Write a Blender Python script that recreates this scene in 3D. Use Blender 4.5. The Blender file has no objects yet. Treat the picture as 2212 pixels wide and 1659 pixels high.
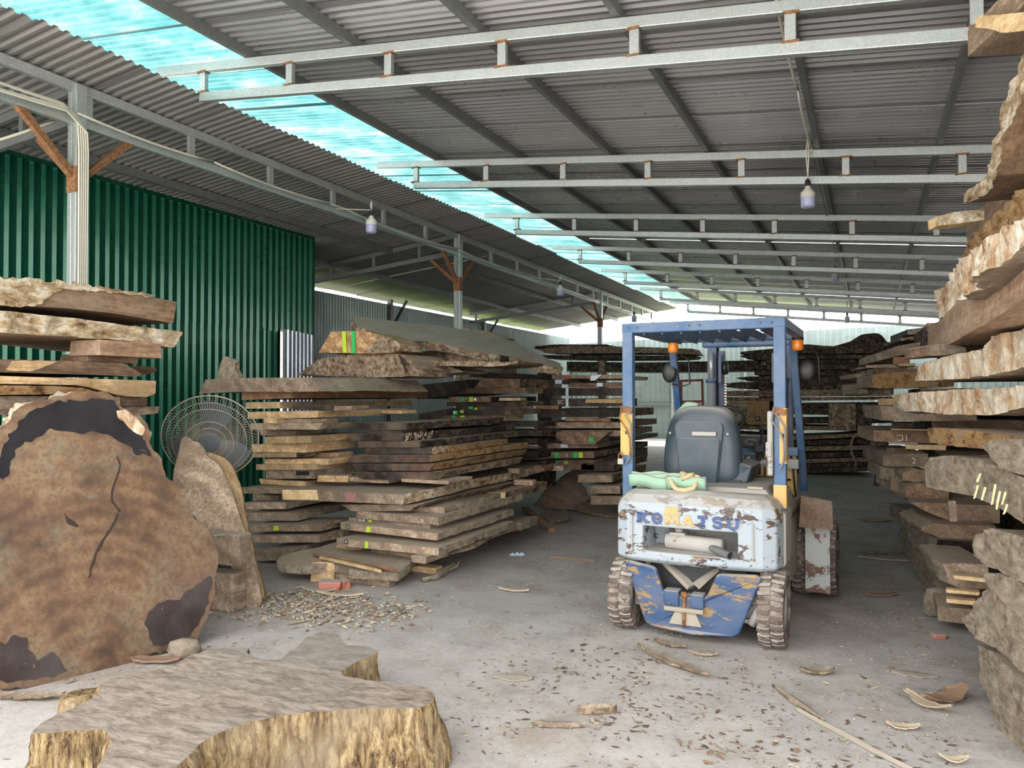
import bpy, bmesh, math, random
from mathutils import Vector, Matrix, noise, Euler
V = Vector
PI = math.pi
random.seed(7)
sc = bpy.context.scene
col = sc.collection

# ---------------------------------------------------------------- camera
F_PX, CX, CY, VX, HY, EYE = 1650.0, 1106.0, 829.5, 1878.0, 855.0, 1.6
PITCH = math.atan((HY - CY) / F_PX)
YAW = math.atan((VX - CX) / (F_PX / math.cos(PITCH)))
cam_d = bpy.data.cameras.new('camera')
cam_d.sensor_width = 36.0
cam_d.lens = 36.0 * F_PX / 2212.0
cam_d.clip_start = 0.05
cam_d.clip_end = 400
cam = bpy.data.objects.new('camera', cam_d)
col.objects.link(cam)
cam.location = (0, 0, EYE)
cam.rotation_euler = (PI / 2 + PITCH, 0, YAW)
sc.camera = cam

# ---------------------------------------------------------------- sky, exposure
world = bpy.data.worlds.new('sky')
sc.world = world
world.use_nodes = True
wn = world.node_tree
bg = wn.nodes['Background']
SKY_STRENGTH = 2.3
wtc = wn.nodes.new('ShaderNodeTexCoord')
wsep = wn.nodes.new('ShaderNodeSeparateXYZ')
wramp = wn.nodes.new('ShaderNodeValToRGB')
wramp.color_ramp.elements[0].position = 0.0
wramp.color_ramp.elements[0].color = (1.0, 0.985, 0.96, 1)
wramp.color_ramp.elements[1].position = 0.9
wramp.color_ramp.elements[1].color = (0.97, 0.985, 1.0, 1)
wn.links.new(wtc.outputs['Generated'], wsep.inputs[0])
wn.links.new(wsep.outputs['Z'], wramp.inputs[0])
wn.links.new(wramp.outputs[0], bg.inputs['Color'])
bg.inputs['Strength'].default_value = SKY_STRENGTH
sun_d = bpy.data.lights.new('sun', 'SUN')
sun_d.energy = 6.5
sun_d.angle = math.radians(4)
sun_d.color = (1.0, .95, .86)
sun = bpy.data.objects.new('sun', sun_d)
col.objects.link(sun)
sun.rotation_euler = (V((-.22, -.36, -.91)).to_track_quat('-Z', 'Y')).to_euler()
vs = sc.view_settings
vs.view_transform = 'Standard'
vs.look = 'None'
vs.gamma = 1.0
vs.use_curve_mapping = False
vs.exposure = 1.4
sc.cycles.use_denoising = True
sc.cycles.max_bounces = 10
sc.cycles.diffuse_bounces = 7
sc.cycles.glossy_bounces = 5
sc.cycles.transmission_bounces = 6
sc.cycles.sample_clamp_indirect = 6.0
sc.cycles.caustics_reflective = False
sc.cycles.caustics_refractive = False

# ---------------------------------------------------------------- pixel -> place in the shed
_fw = V((-math.sin(YAW) * math.cos(PITCH), math.cos(YAW) * math.cos(PITCH), math.sin(PITCH)))
_rt = V((math.cos(YAW), math.sin(YAW), 0))
_up = _rt.cross(_fw)
_eye = V((0, 0, EYE))
def ray(u, v): return _fw + _rt * ((u - CX) / F_PX) + _up * ((CY - v) / F_PX)
def onZ(u, v, z):
    d = ray(u, v); return _eye + d * ((z - EYE) / d.z)
def onY(u, v, y):
    d = ray(u, v); return _eye + d * (y / d.y)
def onX(u, v, x):
    d = ray(u, v); return _eye + d * (x / d.x)
def onP(u, v, n, q):
    d = ray(u, v); n = V(n); return _eye + d * (n.dot(V(q) - _eye) / n.dot(d))

# ---------------------------------------------------------------- mesh helpers
class MB:
    def __init__(s): s.v = []; s.f = []; s.m = []
    def add(s, vs, fs, mi=0):
        b = len(s.v); s.v.extend(V(p) for p in vs)
        for f in fs: s.f.append([b + i for i in f]); s.m.append(mi)
    def box(s, c, size, rot=None, mi=0):
        hx, hy, hz = size[0] / 2, size[1] / 2, size[2] / 2
        R = Euler(rot).to_matrix() if rot else Matrix.Identity(3)
        pts = [V(c) + R @ V((x * hx, y * hy, z * hz)) for x in (-1, 1) for y in (-1, 1) for z in (-1, 1)]
        s.add(pts, [(0, 1, 3, 2), (4, 6, 7, 5), (0, 4, 5, 1), (2, 3, 7, 6), (0, 2, 6, 4), (1, 5, 7, 3)], mi)
    def bx(s, x0, x1, y0, y1, z0, z1, mi=0):
        s.box(((x0 + x1) / 2, (y0 + y1) / 2, (z0 + z1) / 2), (abs(x1 - x0), abs(y1 - y0), abs(z1 - z0)), None, mi)
    def bar(s, p0, p1, w, h, up=(0, 0, 1), mi=0):
        p0, p1 = V(p0), V(p1); d = (p1 - p0).normalized(); up = V(up)
        r = d.cross(up)
        if r.length < 1e-4: r = d.cross(V((1, 0, 0)))
        r.normalize(); u = r.cross(d).normalized()
        q = [a + r * (x * w / 2) + u * (z * h / 2) for a in (p0, p1) for x, z in ((-1, -1), (1, -1), (1, 1), (-1, 1))]
        s.add(q, [(3, 2, 1, 0), (4, 5, 6, 7), (0, 1, 5, 4), (1, 2, 6, 5), (2, 3, 7, 6), (3, 0, 4, 7)], mi)
    def tube(s, path, r, seg=8, cap=True, mi=0):
        path = [V(p) for p in path]; n = len(path); rs = r if isinstance(r, (list, tuple)) else [r] * n
        ref = None; rings = []
        for i, p in enumerate(path):
            d = (path[min(i + 1, n - 1)] - path[max(i - 1, 0)]).normalized()
            if ref is None: ref = V((0, 0, 1)) if abs(d.z) < .9 else V((1, 0, 0))
            a = (ref - d * ref.dot(d)).normalized(); b = d.cross(a); ref = a
            rings.append([p + (a * math.cos(2 * PI * k / seg) + b * math.sin(2 * PI * k / seg)) * rs[i] for k in range(seg)])
        fs = [(i * seg + k, i * seg + (k + 1) % seg, (i + 1) * seg + (k + 1) % seg, (i + 1) * seg + k) for i in range(n - 1) for k in range(seg)]
        if cap: fs += [tuple(reversed(range(seg))), tuple((n - 1) * seg + k for k in range(seg))]
        s.add([p for r_ in rings for p in r_], fs, mi)
    def lathe(s, prof, seg=24, M=None, mi=0):
        M = M or Matrix.Identity(4); n = len(prof)
        pts = [M @ V((r * math.cos(2 * PI * k / seg), r * math.sin(2 * PI * k / seg), z)) for r, z in prof for k in range(seg)]
        s.add(pts, [(i * seg + k, i * seg + (k + 1) % seg, (i + 1) * seg + (k + 1) % seg, (i + 1) * seg + k) for i in range(n - 1) for k in range(seg)], mi)
    def prism(s, poly, ext, mi=0):
        poly = [V(p) for p in poly]; e = V(ext); n = len(poly)
        s.add(poly + [p + e for p in poly], [tuple(reversed(range(n))), tuple(range(n, 2 * n))] + [(i, (i + 1) % n, n + (i + 1) % n, n + i) for i in range(n)], mi)
    def mesh(s, name, base=V((0, 0, 0)), fix=True):
        me = bpy.data.meshes.new(name)
        me.from_pydata([p - base for p in s.v], [], s.f)
        for p, mi in zip(me.polygons, s.m): p.material_index = mi
        if fix:
            b = bmesh.new(); b.from_mesh(me); bmesh.ops.recalc_face_normals(b, faces=b.faces); b.to_mesh(me); b.free()
        return me
def tag(o, label=None, cat=None, group=None, kind=None):
    if label: o['label'] = label
    if cat: o['category'] = cat
    if group: o['group'] = group
    if kind or cat: o['kind'] = kind or 'thing'
    return o
def link_mesh(name, me, mats, parent=None, loc=None, smooth=False, bev=0):
    o = bpy.data.objects.new(name, me); col.objects.link(o)
    for m in (mats if isinstance(mats, (list, tuple)) else [mats]): me.materials.append(m)
    if loc is not None: o.location = loc
    if parent: o.parent = parent
    if smooth:
        for p in me.polygons: p.use_smooth = True
    if bev:
        b = o.modifiers.new('bevel', 'BEVEL'); b.width = bev; b.segments = 2; b.limit_method = 'ANGLE'; b.angle_limit = 0.6
    return o
def top(name, mb, mats, base=None, smooth=False, bev=0, fix=True, **kw):
    """a thing that is one mesh, its origin at its base; vertices given in place"""
    base = V(base) if base is not None else V((sum(p.x for p in mb.v) / len(mb.v), sum(p.y for p in mb.v) / len(mb.v), min(p.z for p in mb.v)))
    return tag(link_mesh(name, mb.mesh(name, base, fix), mats, None, base, smooth, bev), **kw)
def part(name, mb, mats, parent, smooth=False, bev=0, fix=True, local=False, label=None, kind=None):
    base = V((0, 0, 0))
    if not local:
        q = parent
        while q: base = base + q.location; q = q.parent
    c = V((sum(p.x for p in mb.v) / len(mb.v), sum(p.y for p in mb.v) / len(mb.v), sum(p.z for p in mb.v) / len(mb.v)))
    return tag(link_mesh(name, mb.mesh(name, c, fix), mats, parent, c - base, smooth, bev), label=label, kind=kind)
def empty(name, loc, rz=0, **kw):
    o = bpy.data.objects.new(name, None); col.objects.link(o); o.location = loc; o.rotation_euler = (0, 0, rz); o.empty_display_size = .1
    return tag(o, **kw)
def fbm(p, o=3):
    a, t = 1.0, 0.0
    for _ in range(o): t += a * noise.noise(p); p = p * 2.07; a *= .5
    return t
# ---------------------------------------------------------------- materials
class NT:
    def __init__(s, name):
        s.m = bpy.data.materials.new(name); s.m.use_nodes = True; s.t = s.m.node_tree
        s.b = s.t.nodes['Principled BSDF']
    def n(s, ty, **kw):
        nd = s.t.nodes.new('ShaderNode' + ty)
        for k, v in kw.items():
            if k in nd.inputs: nd.inputs[k].default_value = v
            else: setattr(nd, k, v)
        return nd
    def l(s, a, b): s.t.links.new(a, b)
    def ramp(s, fac, stops):
        r = s.n('ValToRGB'); e = r.color_ramp.elements
        while len(e) < len(stops): e.new(0.5)
        for el, (p, c) in zip(e, stops):
            el.position = p; el.color = (*c, 1) if not isinstance(c, (int, float)) else (c, c, c, 1)
        s.l(fac, r.inputs[0]); return r.outputs[0]
    def mix(s, fac, a, b, mode='MIX'):
        m = s.n('Mix', data_type='RGBA', blend_type=mode)
        for sock, v in ((m.inputs[0], fac), (m.inputs[6], a), (m.inputs[7], b)):
            if isinstance(v, (int, float)): sock.default_value = v
            elif isinstance(v, tuple): sock.default_value = (*v, 1)
            else: s.l(v, sock)
        return m.outputs[2]
    def math(s, op, a, b=0.0, c=None):
        m = s.n('Math', operation=op)
        for sock, v in zip(m.inputs, (a, b, c)):
            if v is None: continue
            if isinstance(v, (int, float)): sock.default_value = v
            else: s.l(v, sock)
        return m.outputs[0]
    def coords(s, scale=(1, 1, 1), rnd=True):
        tc = s.n('TexCoord'); mp = s.n('Mapping'); mp.inputs['Scale'].default_value = scale
        src = tc.outputs['Object']
        if rnd:
            oi = s.n('ObjectInfo'); ad = s.n('VectorMath', operation='MULTIPLY_ADD')
            cb = s.n('CombineXYZ'); s.l(oi.outputs['Random'], cb.inputs[0]); s.l(oi.outputs['Random'], cb.inputs[2])
            s.l(cb.outputs[0], ad.inputs[0]); ad.inputs[1].default_value = (37, 0, 53); s.l(src, ad.inputs[2]); src = ad.outputs[0]
        s.l(src, mp.inputs['Vector']); return mp.outputs[0]
    def noise(s, vec, scale, detail=5, rough=.6, dist=0):
        n = s.n('TexNoise', Scale=scale, Detail=detail, Roughness=rough, Distortion=dist); s.l(vec, n.inputs['Vector']); return n.outputs['Fac']
    def bump(s, h, strength=.3, dist=.01):
        b = s.n('Bump', Strength=strength, Distance=dist); s.l(h, b.inputs['Height']); s.l(b.outputs[0], s.b.inputs['Normal'])
    def up(s):
        g = s.n('NewGeometry'); x = s.n('SeparateXYZ'); s.l(g.outputs['Normal'], x.inputs[0]); return x.outputs[2]
    def set(s, col=None, rough=None, metal=None, spec=None, **kw):
        for nm, v in (('Base Color', col), ('Roughness', rough), ('Metallic', metal), ('Specular IOR Level', spec)):
            if v is None: continue
            if isinstance(v, tuple): s.b.inputs[nm].default_value = (*v, 1)
            elif isinstance(v, (int, float)): s.b.inputs[nm].default_value = v
            else: s.l(v, s.b.inputs[nm])
        return s.m
def flat(name, c, rough=.6, metal=0, spec=.4):
    return NT(name).set(c, rough, metal, spec)
DUST = (.47, .395, .31)
def wood(name, a, b, c=None, dust=.8, rough=.75, vary=.25, axis=1, grain=14):
    n = NT(name); sc3 = [1, 1, 1]; sc3[axis] = .12
    vec = n.coords(tuple(sc3)); vf = n.coords()
    rings = n.n('TexWave', wave_type='RINGS', Scale=2.2, Distortion=5.5, Detail=3.0); rings.rings_direction = 'Y' if axis == 1 else 'X'
    rings.inputs['Detail Scale'].default_value = 1.2; n.l(vec, rings.inputs['Vector'])
    fine = n.noise(vec, grain * 3.5, 6, .7)
    blot = n.noise(vf, 2.3, 4, .6)
    k = n.math('ADD', n.math('MULTIPLY', rings.outputs['Fac'], .12), n.math('MULTIPLY', fine, .88))
    base = n.ramp(k, [(.34, tuple(x * .7 for x in b)), (.46, b), (.62, a)])
    base = n.mix(n.ramp(blot, [(.44, 0.0), (.66, .85)]), base, c or tuple(x * .6 for x in b))
    base = n.mix(n.ramp(n.noise(n.coords((1, 1, 1)), 17, 6, .75), [(.38, .5), (.55, 0.0)]), base, tuple(x * .45 for x in b))
    oi = n.n('ObjectInfo'); hsv = n.n('HueSaturation')
    n.l(n.math('MULTIPLY_ADD', oi.outputs['Random'], vary * 2, 1 - vary), hsv.inputs['Value'])
    n.l(base, hsv.inputs['Color'])
    d = n.math('MULTIPLY', n.ramp(n.up(), [(.45, 0.0), (.85, 1.0)]), n.ramp(n.noise(vf, 5, 5, .7), [(.25, dust), (.8, dust * .55)]))
    g2 = n.math('MULTIPLY', n.ramp(n.noise(vf, 3.1, 4, .6), [(.45, 0.0), (.75, .22)]), dust)
    outc = n.mix(d, n.mix(g2, hsv.outputs[0], DUST), DUST)
    saw = n.noise(n.coords((1, 1, 1)), 90, 3, .7)
    n.bump(n.math('ADD', n.math('MULTIPLY', fine, .7), n.math('MULTIPLY', saw, .5)), .35, .006)
    return n.set(outc, rough, 0, .3)
def bark(name, cols, scale=9, dust=.5, stretch=(1, .45, 1), bmp=.9):
    n = NT(name); v = n.coords(stretch)
    a = n.noise(v, scale, 8, .72, .6); b = n.noise(v, scale * 3.3, 6, .75, 1.2)
    vo = n.n('TexVoronoi', Scale=scale * 2.2); n.l(v, vo.inputs['Vector'])
    k = n.math('ADD', n.math('MULTIPLY', a, .5), n.math('ADD', n.math('MULTIPLY', b, .45), n.math('MULTIPLY', vo.outputs['Distance'], .14)))
    m = len(cols); c = n.ramp(k, [(.425 + .20 * i / (m - 1), q) for i, q in enumerate(cols)])
    d = n.math('MULTIPLY', n.ramp(n.up(), [(.2, 0.0), (.8, 1.0)]), dust)
    c = n.mix(d, c, DUST)
    n.bump(n.math('ADD', a, n.math('MULTIPLY', b, .7)), bmp, .03)
    return n.set(c, .85, 0, .25)
def galv(name, c=(.46, .50, .49), rough=.42, metal=.55):
    n = NT(name); v = n.coords()
    vo = n.n('TexVoronoi', Scale=55); n.l(v, vo.inputs['Vector'])
    k = n.math('ADD', n.math('MULTIPLY', vo.outputs['Distance'], .5), n.math('MULTIPLY', n.noise(v, 7, 5, .7), .7))
    cc = n.ramp(k, [(.2, tuple(x * .72 for x in c)), (.8, tuple(min(1, x * 1.15) for x in c))])
    return n.set(cc, n.ramp(k, [(.2, rough + .12), (.8, rough - .08)]), metal, .5)
def paint(name, main, chips, rust=(.16, .085, .05), amt=.5, scale=7, dust=.35, rough=.45, stretch=(1, 1, 1)):
    n = NT(name); v = n.coords(stretch)
    a = n.noise(v, scale, 9, .72, .4); b = n.noise(v, scale * .45, 7, .7, .3)
    soil = n.noise(v, 3.0, 6, .65)
    base = n.mix(n.ramp(soil, [(.35, 0.0), (.75, dust)]), main, (.42, .40, .37))
    c = n.mix(n.ramp(a, [(amt + .10, 0.0), (amt + .125, 1.0)]), base, chips)
    c = n.mix(n.ramp(b, [(amt + .13, 0.0), (amt + .15, 1.0)]), c, rust)
    d = n.math('MULTIPLY', n.ramp(n.up(), [(.3, 0.0), (.8, 1.0)]), .8)
    c = n.mix(d, c, (.43, .40, .36))
    n.bump(a, .12, .004)
    return n.set(c, rough, 0, .4)

M = {}
M['grey_wood'] = wood('grey_dusty_wood', (.45, .35, .25), (.25, .18, .125), dust=.85)
M['brown_wood'] = wood('brown_wood', (.30, .195, .125), (.15, .09, .058), dust=.7)
M['dark_wood'] = wood('dark_wood', (.085, .062, .048), (.032, .023, .019), dust=.55, vary=.35)
M['black_wood'] = wood('polished_black_wood', (.062, .045, .04), (.02, .015, .015), (.10, .055, .035), dust=.9, rough=.33)
M['tan_wood'] = wood('tan_wood', (.66, .48, .27), (.44, .29, .15), (.36, .25, .14), dust=.6)
M['red_wood'] = wood('reddish_wood', (.43, .245, .125), (.27, .135, .07), dust=.6)
M['pale_wood'] = wood('pale_pine', (.78, .58, .33), (.62, .42, .21), (.66, .50, .30), dust=.15)
M['warm_wood'] = wood('warm_brown_wood', (.40, .265, .165), (.25, .155, .095), (.30, .22, .16), dust=.55)
M['stripe_wood'] = wood('streaked_wood', (.58, .40, .20), (.30, .165, .075), (.22, .12, .06), dust=.3, grain=5)
M['bark_pale'] = bark('pale_flaking_bark', [(.12, .07, .04), (.36, .25, .14), (.54, .42, .27), (.74, .67, .55)])
M['bark_white'] = bark('white_flaking_bark', [(.22, .11, .06), (.48, .32, .19), (.60, .50, .37), (.76, .70, .60)], scale=6, stretch=(1, .7, .45))
M['bark_brown'] = bark('brown_bark', [(.05, .03, .02), (.17, .115, .072), (.30, .22, .15), (.47, .38, .27)], dust=.6)
M['bark_dark'] = bark('dark_bark', [(.008, .006, .005), (.03, .022, .017), (.075, .056, .042), (.19, .15, .105)])
M['bark_orange'] = bark('orange_brown_bark', [(.06, .03, .018), (.27, .15, .065), (.44, .27, .12), (.33, .24, .15)])
M['bark_dusty'] = bark('dusty_bark', [(.17, .13, .09), (.29, .23, .165), (.375, .305, .225), (.47, .40, .31)], dust=.8, bmp=.9, scale=13)
M['galv'] = galv('galvanised_steel')
M['galv_dark'] = galv('shade_toned_steel', (.19, .20, .20), .55, .3)  # steel tone darkened to paint in the shade of unlit purlin undersides
M['rust'] = bark('rusted_steel', [(.10, .045, .022), (.21, .10, .05), (.33, .18, .09)], scale=30, dust=0, stretch=(1, 1, 1), bmp=.3)
M['cable'] = flat('cream_cable', (.62, .60, .50), .5)
M['black'] = flat('black_plastic', (.025, .025, .028), .45)
M['wire'] = flat('grey_wire', (.20, .19, .18), .5)
# ---------------------------------------------------------------- the shed
def concrete():
    n = NT('dusty_concrete'); v = n.coords(rnd=False)
    big = n.noise(v, .45, 5, .6); mid = n.noise(v, 2.6, 7, .68); fine = n.noise(v, 22, 7, .75); sp = n.noise(v, 75, 3, .8)
    c = n.ramp(n.math('ADD', n.math('MULTIPLY', mid, .6), n.math('MULTIPLY', fine, .4)), [(.34, (.27, .245, .22)), (.50, (.43, .40, .37)), (.64, (.52, .495, .465))])
    c = n.mix(n.ramp(big, [(.46, 0.0), (.66, .55)]), c, (.37, .37, .36))
    c = n.mix(n.ramp(n.math('MULTIPLY', n.noise(v, 1.1, 6, .7), n.math('ADD', .5, fine)), [(.54, 0.0), (.66, .55)]), c, (.30, .22, .165))
    c = n.mix(n.ramp(sp, [(.62, 0.0), (.70, .55)]), c, (.19, .15, .12))
    n.bump(n.math('ADD', mid, n.math('MULTIPLY', fine, .5)), .35, .02)
    return n.set(c, .9, 0, .25)
M['concrete'] = concrete()
M['yard'] = flat('pale_bounce_yard', (.52, .50, .46), .9)
def grass_mat():
    n = NT('sunlit_grass'); v = n.coords(rnd=False)
    c = n.ramp(n.noise(v, .9, 8, .7), [(.3, (.10, .22, .03)), (.7, (.42, .55, .12))])
    return n.set(c, .9, 0, .2)
M['grass'] = grass_mat()
def sheet_mat(name, c, rough, metal, spec=.5, coat=0, dirt=.3, bmp=.12):
    n = NT(name); v = n.coords((.25, 1, 1))
    k = n.noise(v, 2.2, 6, .7)
    cc = n.ramp(k, [(.3, tuple(x * (1 - dirt) for x in c)), (.7, c)])
    n.set(cc, n.ramp(n.noise(n.coords(), 3, 4, .6), [(.3, rough - .04), (.7, rough + .05)]), metal, spec)
    if coat: n.b.inputs['Coat Weight'].default_value = coat; n.b.inputs['Coat Roughness'].default_value = .12
    n.bump(n.noise(n.coords((.6, .6, .6)), 5, 3, .5), bmp, .02)
    return n.m
M['roof'] = sheet_mat('grey_roof_sheet', (.40, .395, .415), .30, .55, dirt=.05, bmp=.02)
M['roof_left'] = sheet_mat('left_roof_sheet', (.30, .29, .285), .42, .4, bmp=.02, dirt=.1)
M['green'] = sheet_mat('green_painted_sheet', (.003, .066, .046), .30, 0, .55, coat=.35, dirt=.35)
M['wallgrey'] = sheet_mat('grey_green_sheet', (.30, .37, .355), .35, .35)
M['silver'] = sheet_mat('bare_silver_sheet', (.30, .335, .375), .28, .7)
M['green'].node_tree.nodes['Principled BSDF'].inputs['Specular Tint'].default_value = (.45, .95, .68, 1)
M['green'].node_tree.nodes['Principled BSDF'].inputs['Coat Tint'].default_value = (.45, .95, .68, 1)
def skylight_mat():
    n = NT('teal_translucent_sheet'); out = n.t.nodes['Material Output']
    tr = n.n('BsdfTranslucent'); gl = n.n('BsdfGlossy', Roughness=.22); df = n.n('BsdfDiffuse')
    v = n.coords((.5, 1, 1)); k = n.noise(v, 3, 5, .6)
    c = n.ramp(k, [(.34, (.03, .125, .135)), (.5, (.07, .19, .20)), (.66, (.20, .30, .30))])
    n.l(c, tr.inputs[0]); n.l(c, df.inputs[0]); gl.inputs[0].default_value = (.85, .95, 1, 1)
    m1 = n.n('MixShader'); m1.inputs[0].default_value = .45; n.l(tr.outputs[0], m1.inputs[1]); n.l(df.outputs[0], m1.inputs[2])
    m2 = n.n('MixShader'); fr = n.n('LayerWeight', Blend=.25); n.l(fr.outputs['Fresnel'], m2.inputs[0])
    n.l(m1.outputs[0], m2.inputs[1]); n.l(gl.outputs[0], m2.inputs[2]); n.l(m2.outputs[0], out.inputs[0])
    return n.m
M['skylight'] = skylight_mat()

ROOF_Y0, ROOF_Y1 = 0.8, 25.9
def zb(x): return 3.85 - .1065 * x             # bottom chord of the right-hand trusses
def zs(x): return zb(x) + .425                 # underside of the right-hand roof
def zl(x): return 4.56 + .112 * (x + 5.93)     # underside of the left-hand roof
def corr(y0, y1, pitch, d, rib=False):
    out = []; y = y0; n = int(round((y1 - y0) / pitch)); p = (y1 - y0) / n
    for i in range(n):
        if rib: out += [(y + p * i, 0), (y + p * (i + .50), 0), (y + p * (i + .74), d), (y + p * (i + .82), d)]
        else: out += [(y + p * i, 0), (y + p * (i + .30), 0), (y + p * (i + .48), d), (y + p * (i + .82), d)]
    out.append((y1 + .03, 0)); return out
def struct(name): return tag(empty(name, (0, 0, 0)), kind='structure')
floor_mb = MB(); n_ = 60
floor_mb.add([(-12 + 18 * i / n_, -1.5 + 32 * j / n_, 0) for i in range(n_ + 1) for j in range(n_ + 1)],
             [(i * (n_ + 1) + j, (i + 1) * (n_ + 1) + j, (i + 1) * (n_ + 1) + j + 1, i * (n_ + 1) + j + 1) for i in range(n_) for j in range(n_)])
tag(link_mesh('floor', floor_mb.mesh('floor', fix=False), M['concrete']), kind='structure')
mb = MB(); mb.add([(-60, -40, -.02), (60, -40, -.02), (60, 1.5, -.02), (-60, 1.5, -.02)], [(0, 1, 2, 3)])
tag(link_mesh('ground', mb.mesh('yard', fix=False), M['yard']), kind='structure')  # unseen yard added behind the camera to bounce light up to the roof
M['soil'] = flat('added_dark_ground', (.07, .08, .04), .95)  # unseen ground added dark so little light bounces onto the left roof
mb = MB(); mb.add([(-60, 1.5, -.025), (60, 1.5, -.025), (60, 31, -.025), (-60, 31, -.025)], [(0, 1, 2, 3)])
tag(link_mesh('land', mb.mesh('land', fix=False), M['soil']), kind='structure')
mb = MB(); mb.add([(-90, 30.6, -.01), (90, 30.6, -.01), (90, 150, 1.5), (-90, 150, 1.5)], [(0, 1, 2, 3)])
tag(link_mesh('field', mb.mesh('field', fix=False), M['grass']), kind='structure')

ceiling = struct('ceiling')
def roof_sheets(xa, xb, zf, mat, name, lift=0, ww=1.0, pitch=.1, d=.022):
    me = None; prof = corr(0, ww, pitch, d); vs, fs = [], []
    xs = [xa, (xa + xb) / 2, xb]
    for y, h in prof:
        for x in xs: vs.append((x, y, zf(x) + h - .0025 * (y / ww)))
    for i in range(len(prof) - 1):
        for k in range(2): a = i * 3 + k; fs.append((a, a + 3, a + 4, a + 1))
    me = bpy.data.meshes.new(name); me.from_pydata(vs, [], fs); me.materials.append(mat)
    y = ROOF_Y0; rr = random.Random(5)
    while y < ROOF_Y1 - .1:
        o = bpy.data.objects.new(name, me); col.objects.link(o); o.parent = ceiling
        o.location = (rr.uniform(-.03, .03), y, lift + rr.uniform(-.006, .006)); o.rotation_euler = (rr.uniform(-.004, .004), 0, 0)
        y += ww
roof_sheets(-5.25, 5.2, zs, M['roof'], 'roof_sheet')
roof_sheets(-7.25, -5.2, zs, M['skylight'], 'skylight_sheet', .012)
roof_sheets(-11.05, -5.93, zl, M['roof_left'], 'left_roof_sheet')
PURX = [-5.21, -4.02, -2.80, -1.65, -.485, .66, 1.82, 2.95, 4.1]
for x in PURX:
    mb = MB(); mb.bx(x - .025, x + .025, ROOF_Y0, ROOF_Y1, zb(x) + .335, zs(x) - .002)
    part('purlin', mb, M['galv_dark'], ceiling)
for x in (-8.0, -9.4):
    mb = MB(); mb.bx(x - .035, x + .035, ROOF_Y0, ROOF_Y1, zl(x) - .10, zl(x) - .002)
    part('purlin', mb, M['galv_dark'], ceiling)

# transverse trusses of the right-hand roof
ORD = ['nearest the camera', 'second from the camera', 'third from the camera', 'fourth from the camera', 'fifth from the camera', 'sixth from the camera', 'at the far open gable']
TY = [5.35, 8.75, 12.0, 15.2, 18.5, 22.1, 25.8]
def roof_truss(k, y):
    xl, xr = -5.8 + (.25 if k else 0), 5.0
    e = empty('roof_truss', (xl, y, zb(xl)), label='galvanised steel roof truss spanning the shed, ' + ORD[k], cat='roof truss', group='steel roof trusses')
    w = .06 if k < 6 else .05
    mb = MB(); mb.bar((xl, y, zb(xl)), (xr, y, zb(xr)), w, .085); part('bottom_chord', mb, M['galv'], e, bev=.006)
    mb = MB(); mb.bar((xl - .6, y, zb(xl - .6) + .285), (xr, y, zb(xr) + .285), w, .085); part('top_chord', mb, M['galv'], e, bev=.006)
    x = xl + .03; i = 0
    while x < xr:
        z0 = zb(x)
        mb = MB(); mb.bx(x - .035, x + .035, y - .022, y + .022, z0 + .035, z0 + .25); pst = part('post', mb, M['galv'], e)
        rr = random.Random(i * 7 + k)
        for zz in (z0 + .044, z0 + .241):
            mb = MB(); mb.box((x + rr.uniform(-.01, .01), y, zz), (.095 + rr.uniform(0, .03), w + .006, .018), (0, rr.uniform(-.08, .08), 0))
            part('weld', mb, M['rust'], pst)
        x += 1.062; i += 1
for k, y in enumerate(TY): roof_truss(k, y)

# walls
def wall(name, pts, zt0, zt1, mat, pitch=.13, d=.03, rows=(0, 1), sheet=1.04, skip=None, nrm=1):
    """corrugated wall from pts[0] to pts[1] (x, y); zt0, zt1 its top at either end; one child per sheet"""
    w = struct(name); a, b = V((*pts[0], 0)), V((*pts[1], 0)); L = (b - a).length; t = (b - a) / L; nn = V((t.y, -t.x, 0)) * nrm
    n = max(1, int(round(L / sheet))); ww = L / n
    zr = [0, rows[0], None] if rows[0] else [0, None]
    for i in range(n):
        for r in range(len(zr) - 1):
            prof = corr(i * ww, (i + 1) * ww, pitch, d, True); vs, fs, ss = [], [], []
            for s, h in prof:
                if skip and r == 0 and skip[0] < s < skip[1]: s = skip[0] if s < (skip[0] + skip[1]) / 2 else skip[1]
                ss.append(s)
                zt = zt0 + (zt1 - zt0) * s / L
                z0 = zr[r] - (.04 if r else 0); z1 = zr[r + 1] if zr[r + 1] is not None else zt
                o = nn * (h + (.004 if r else 0) + .002 * (i % 2))
                vs += [a + t * s + o + V((0, 0, z0)), a + t * s + o + V((0, 0, z1))]
            for q in range(len(prof) - 1):
                if skip and r == 0 and abs(ss[q] - skip[0]) < 1e-6 and abs(ss[q + 1] - skip[1]) < 1e-6: continue
                fs.append((2 * q, 2 * q + 2, 2 * q + 3, 2 * q + 1))
            if not fs: continue
            me = bpy.data.meshes.new('wall_sheet'); me.from_pydata(vs, [], fs)
            link_mesh('wall_sheet', me, mat, w)
    return w
GX = -8.5
W2X, W2Y = -10.7, 28.2
wl = wall('wall_left', ((GX, .5), (GX, 10.2)), 4.25, 4.25, M['green'], d=.032, rows=(2.66,), skip=(8.57, 8.90))
mb = MB(); mb.bx(GX - .01, GX + .05, .5, 10.22, 4.22, 4.275); part('top_flashing', mb, M['green'], wl)
mb = MB(); mb.bx(GX - .02, GX + .04, 10.18, 10.235, 0, 4.25); part('corner_flashing', mb, M['green'], wl)
wall('wall_partition_end', ((GX, 10.22), (W2X - .1, 10.22)), 4.2, 4.0, M['green'])
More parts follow.
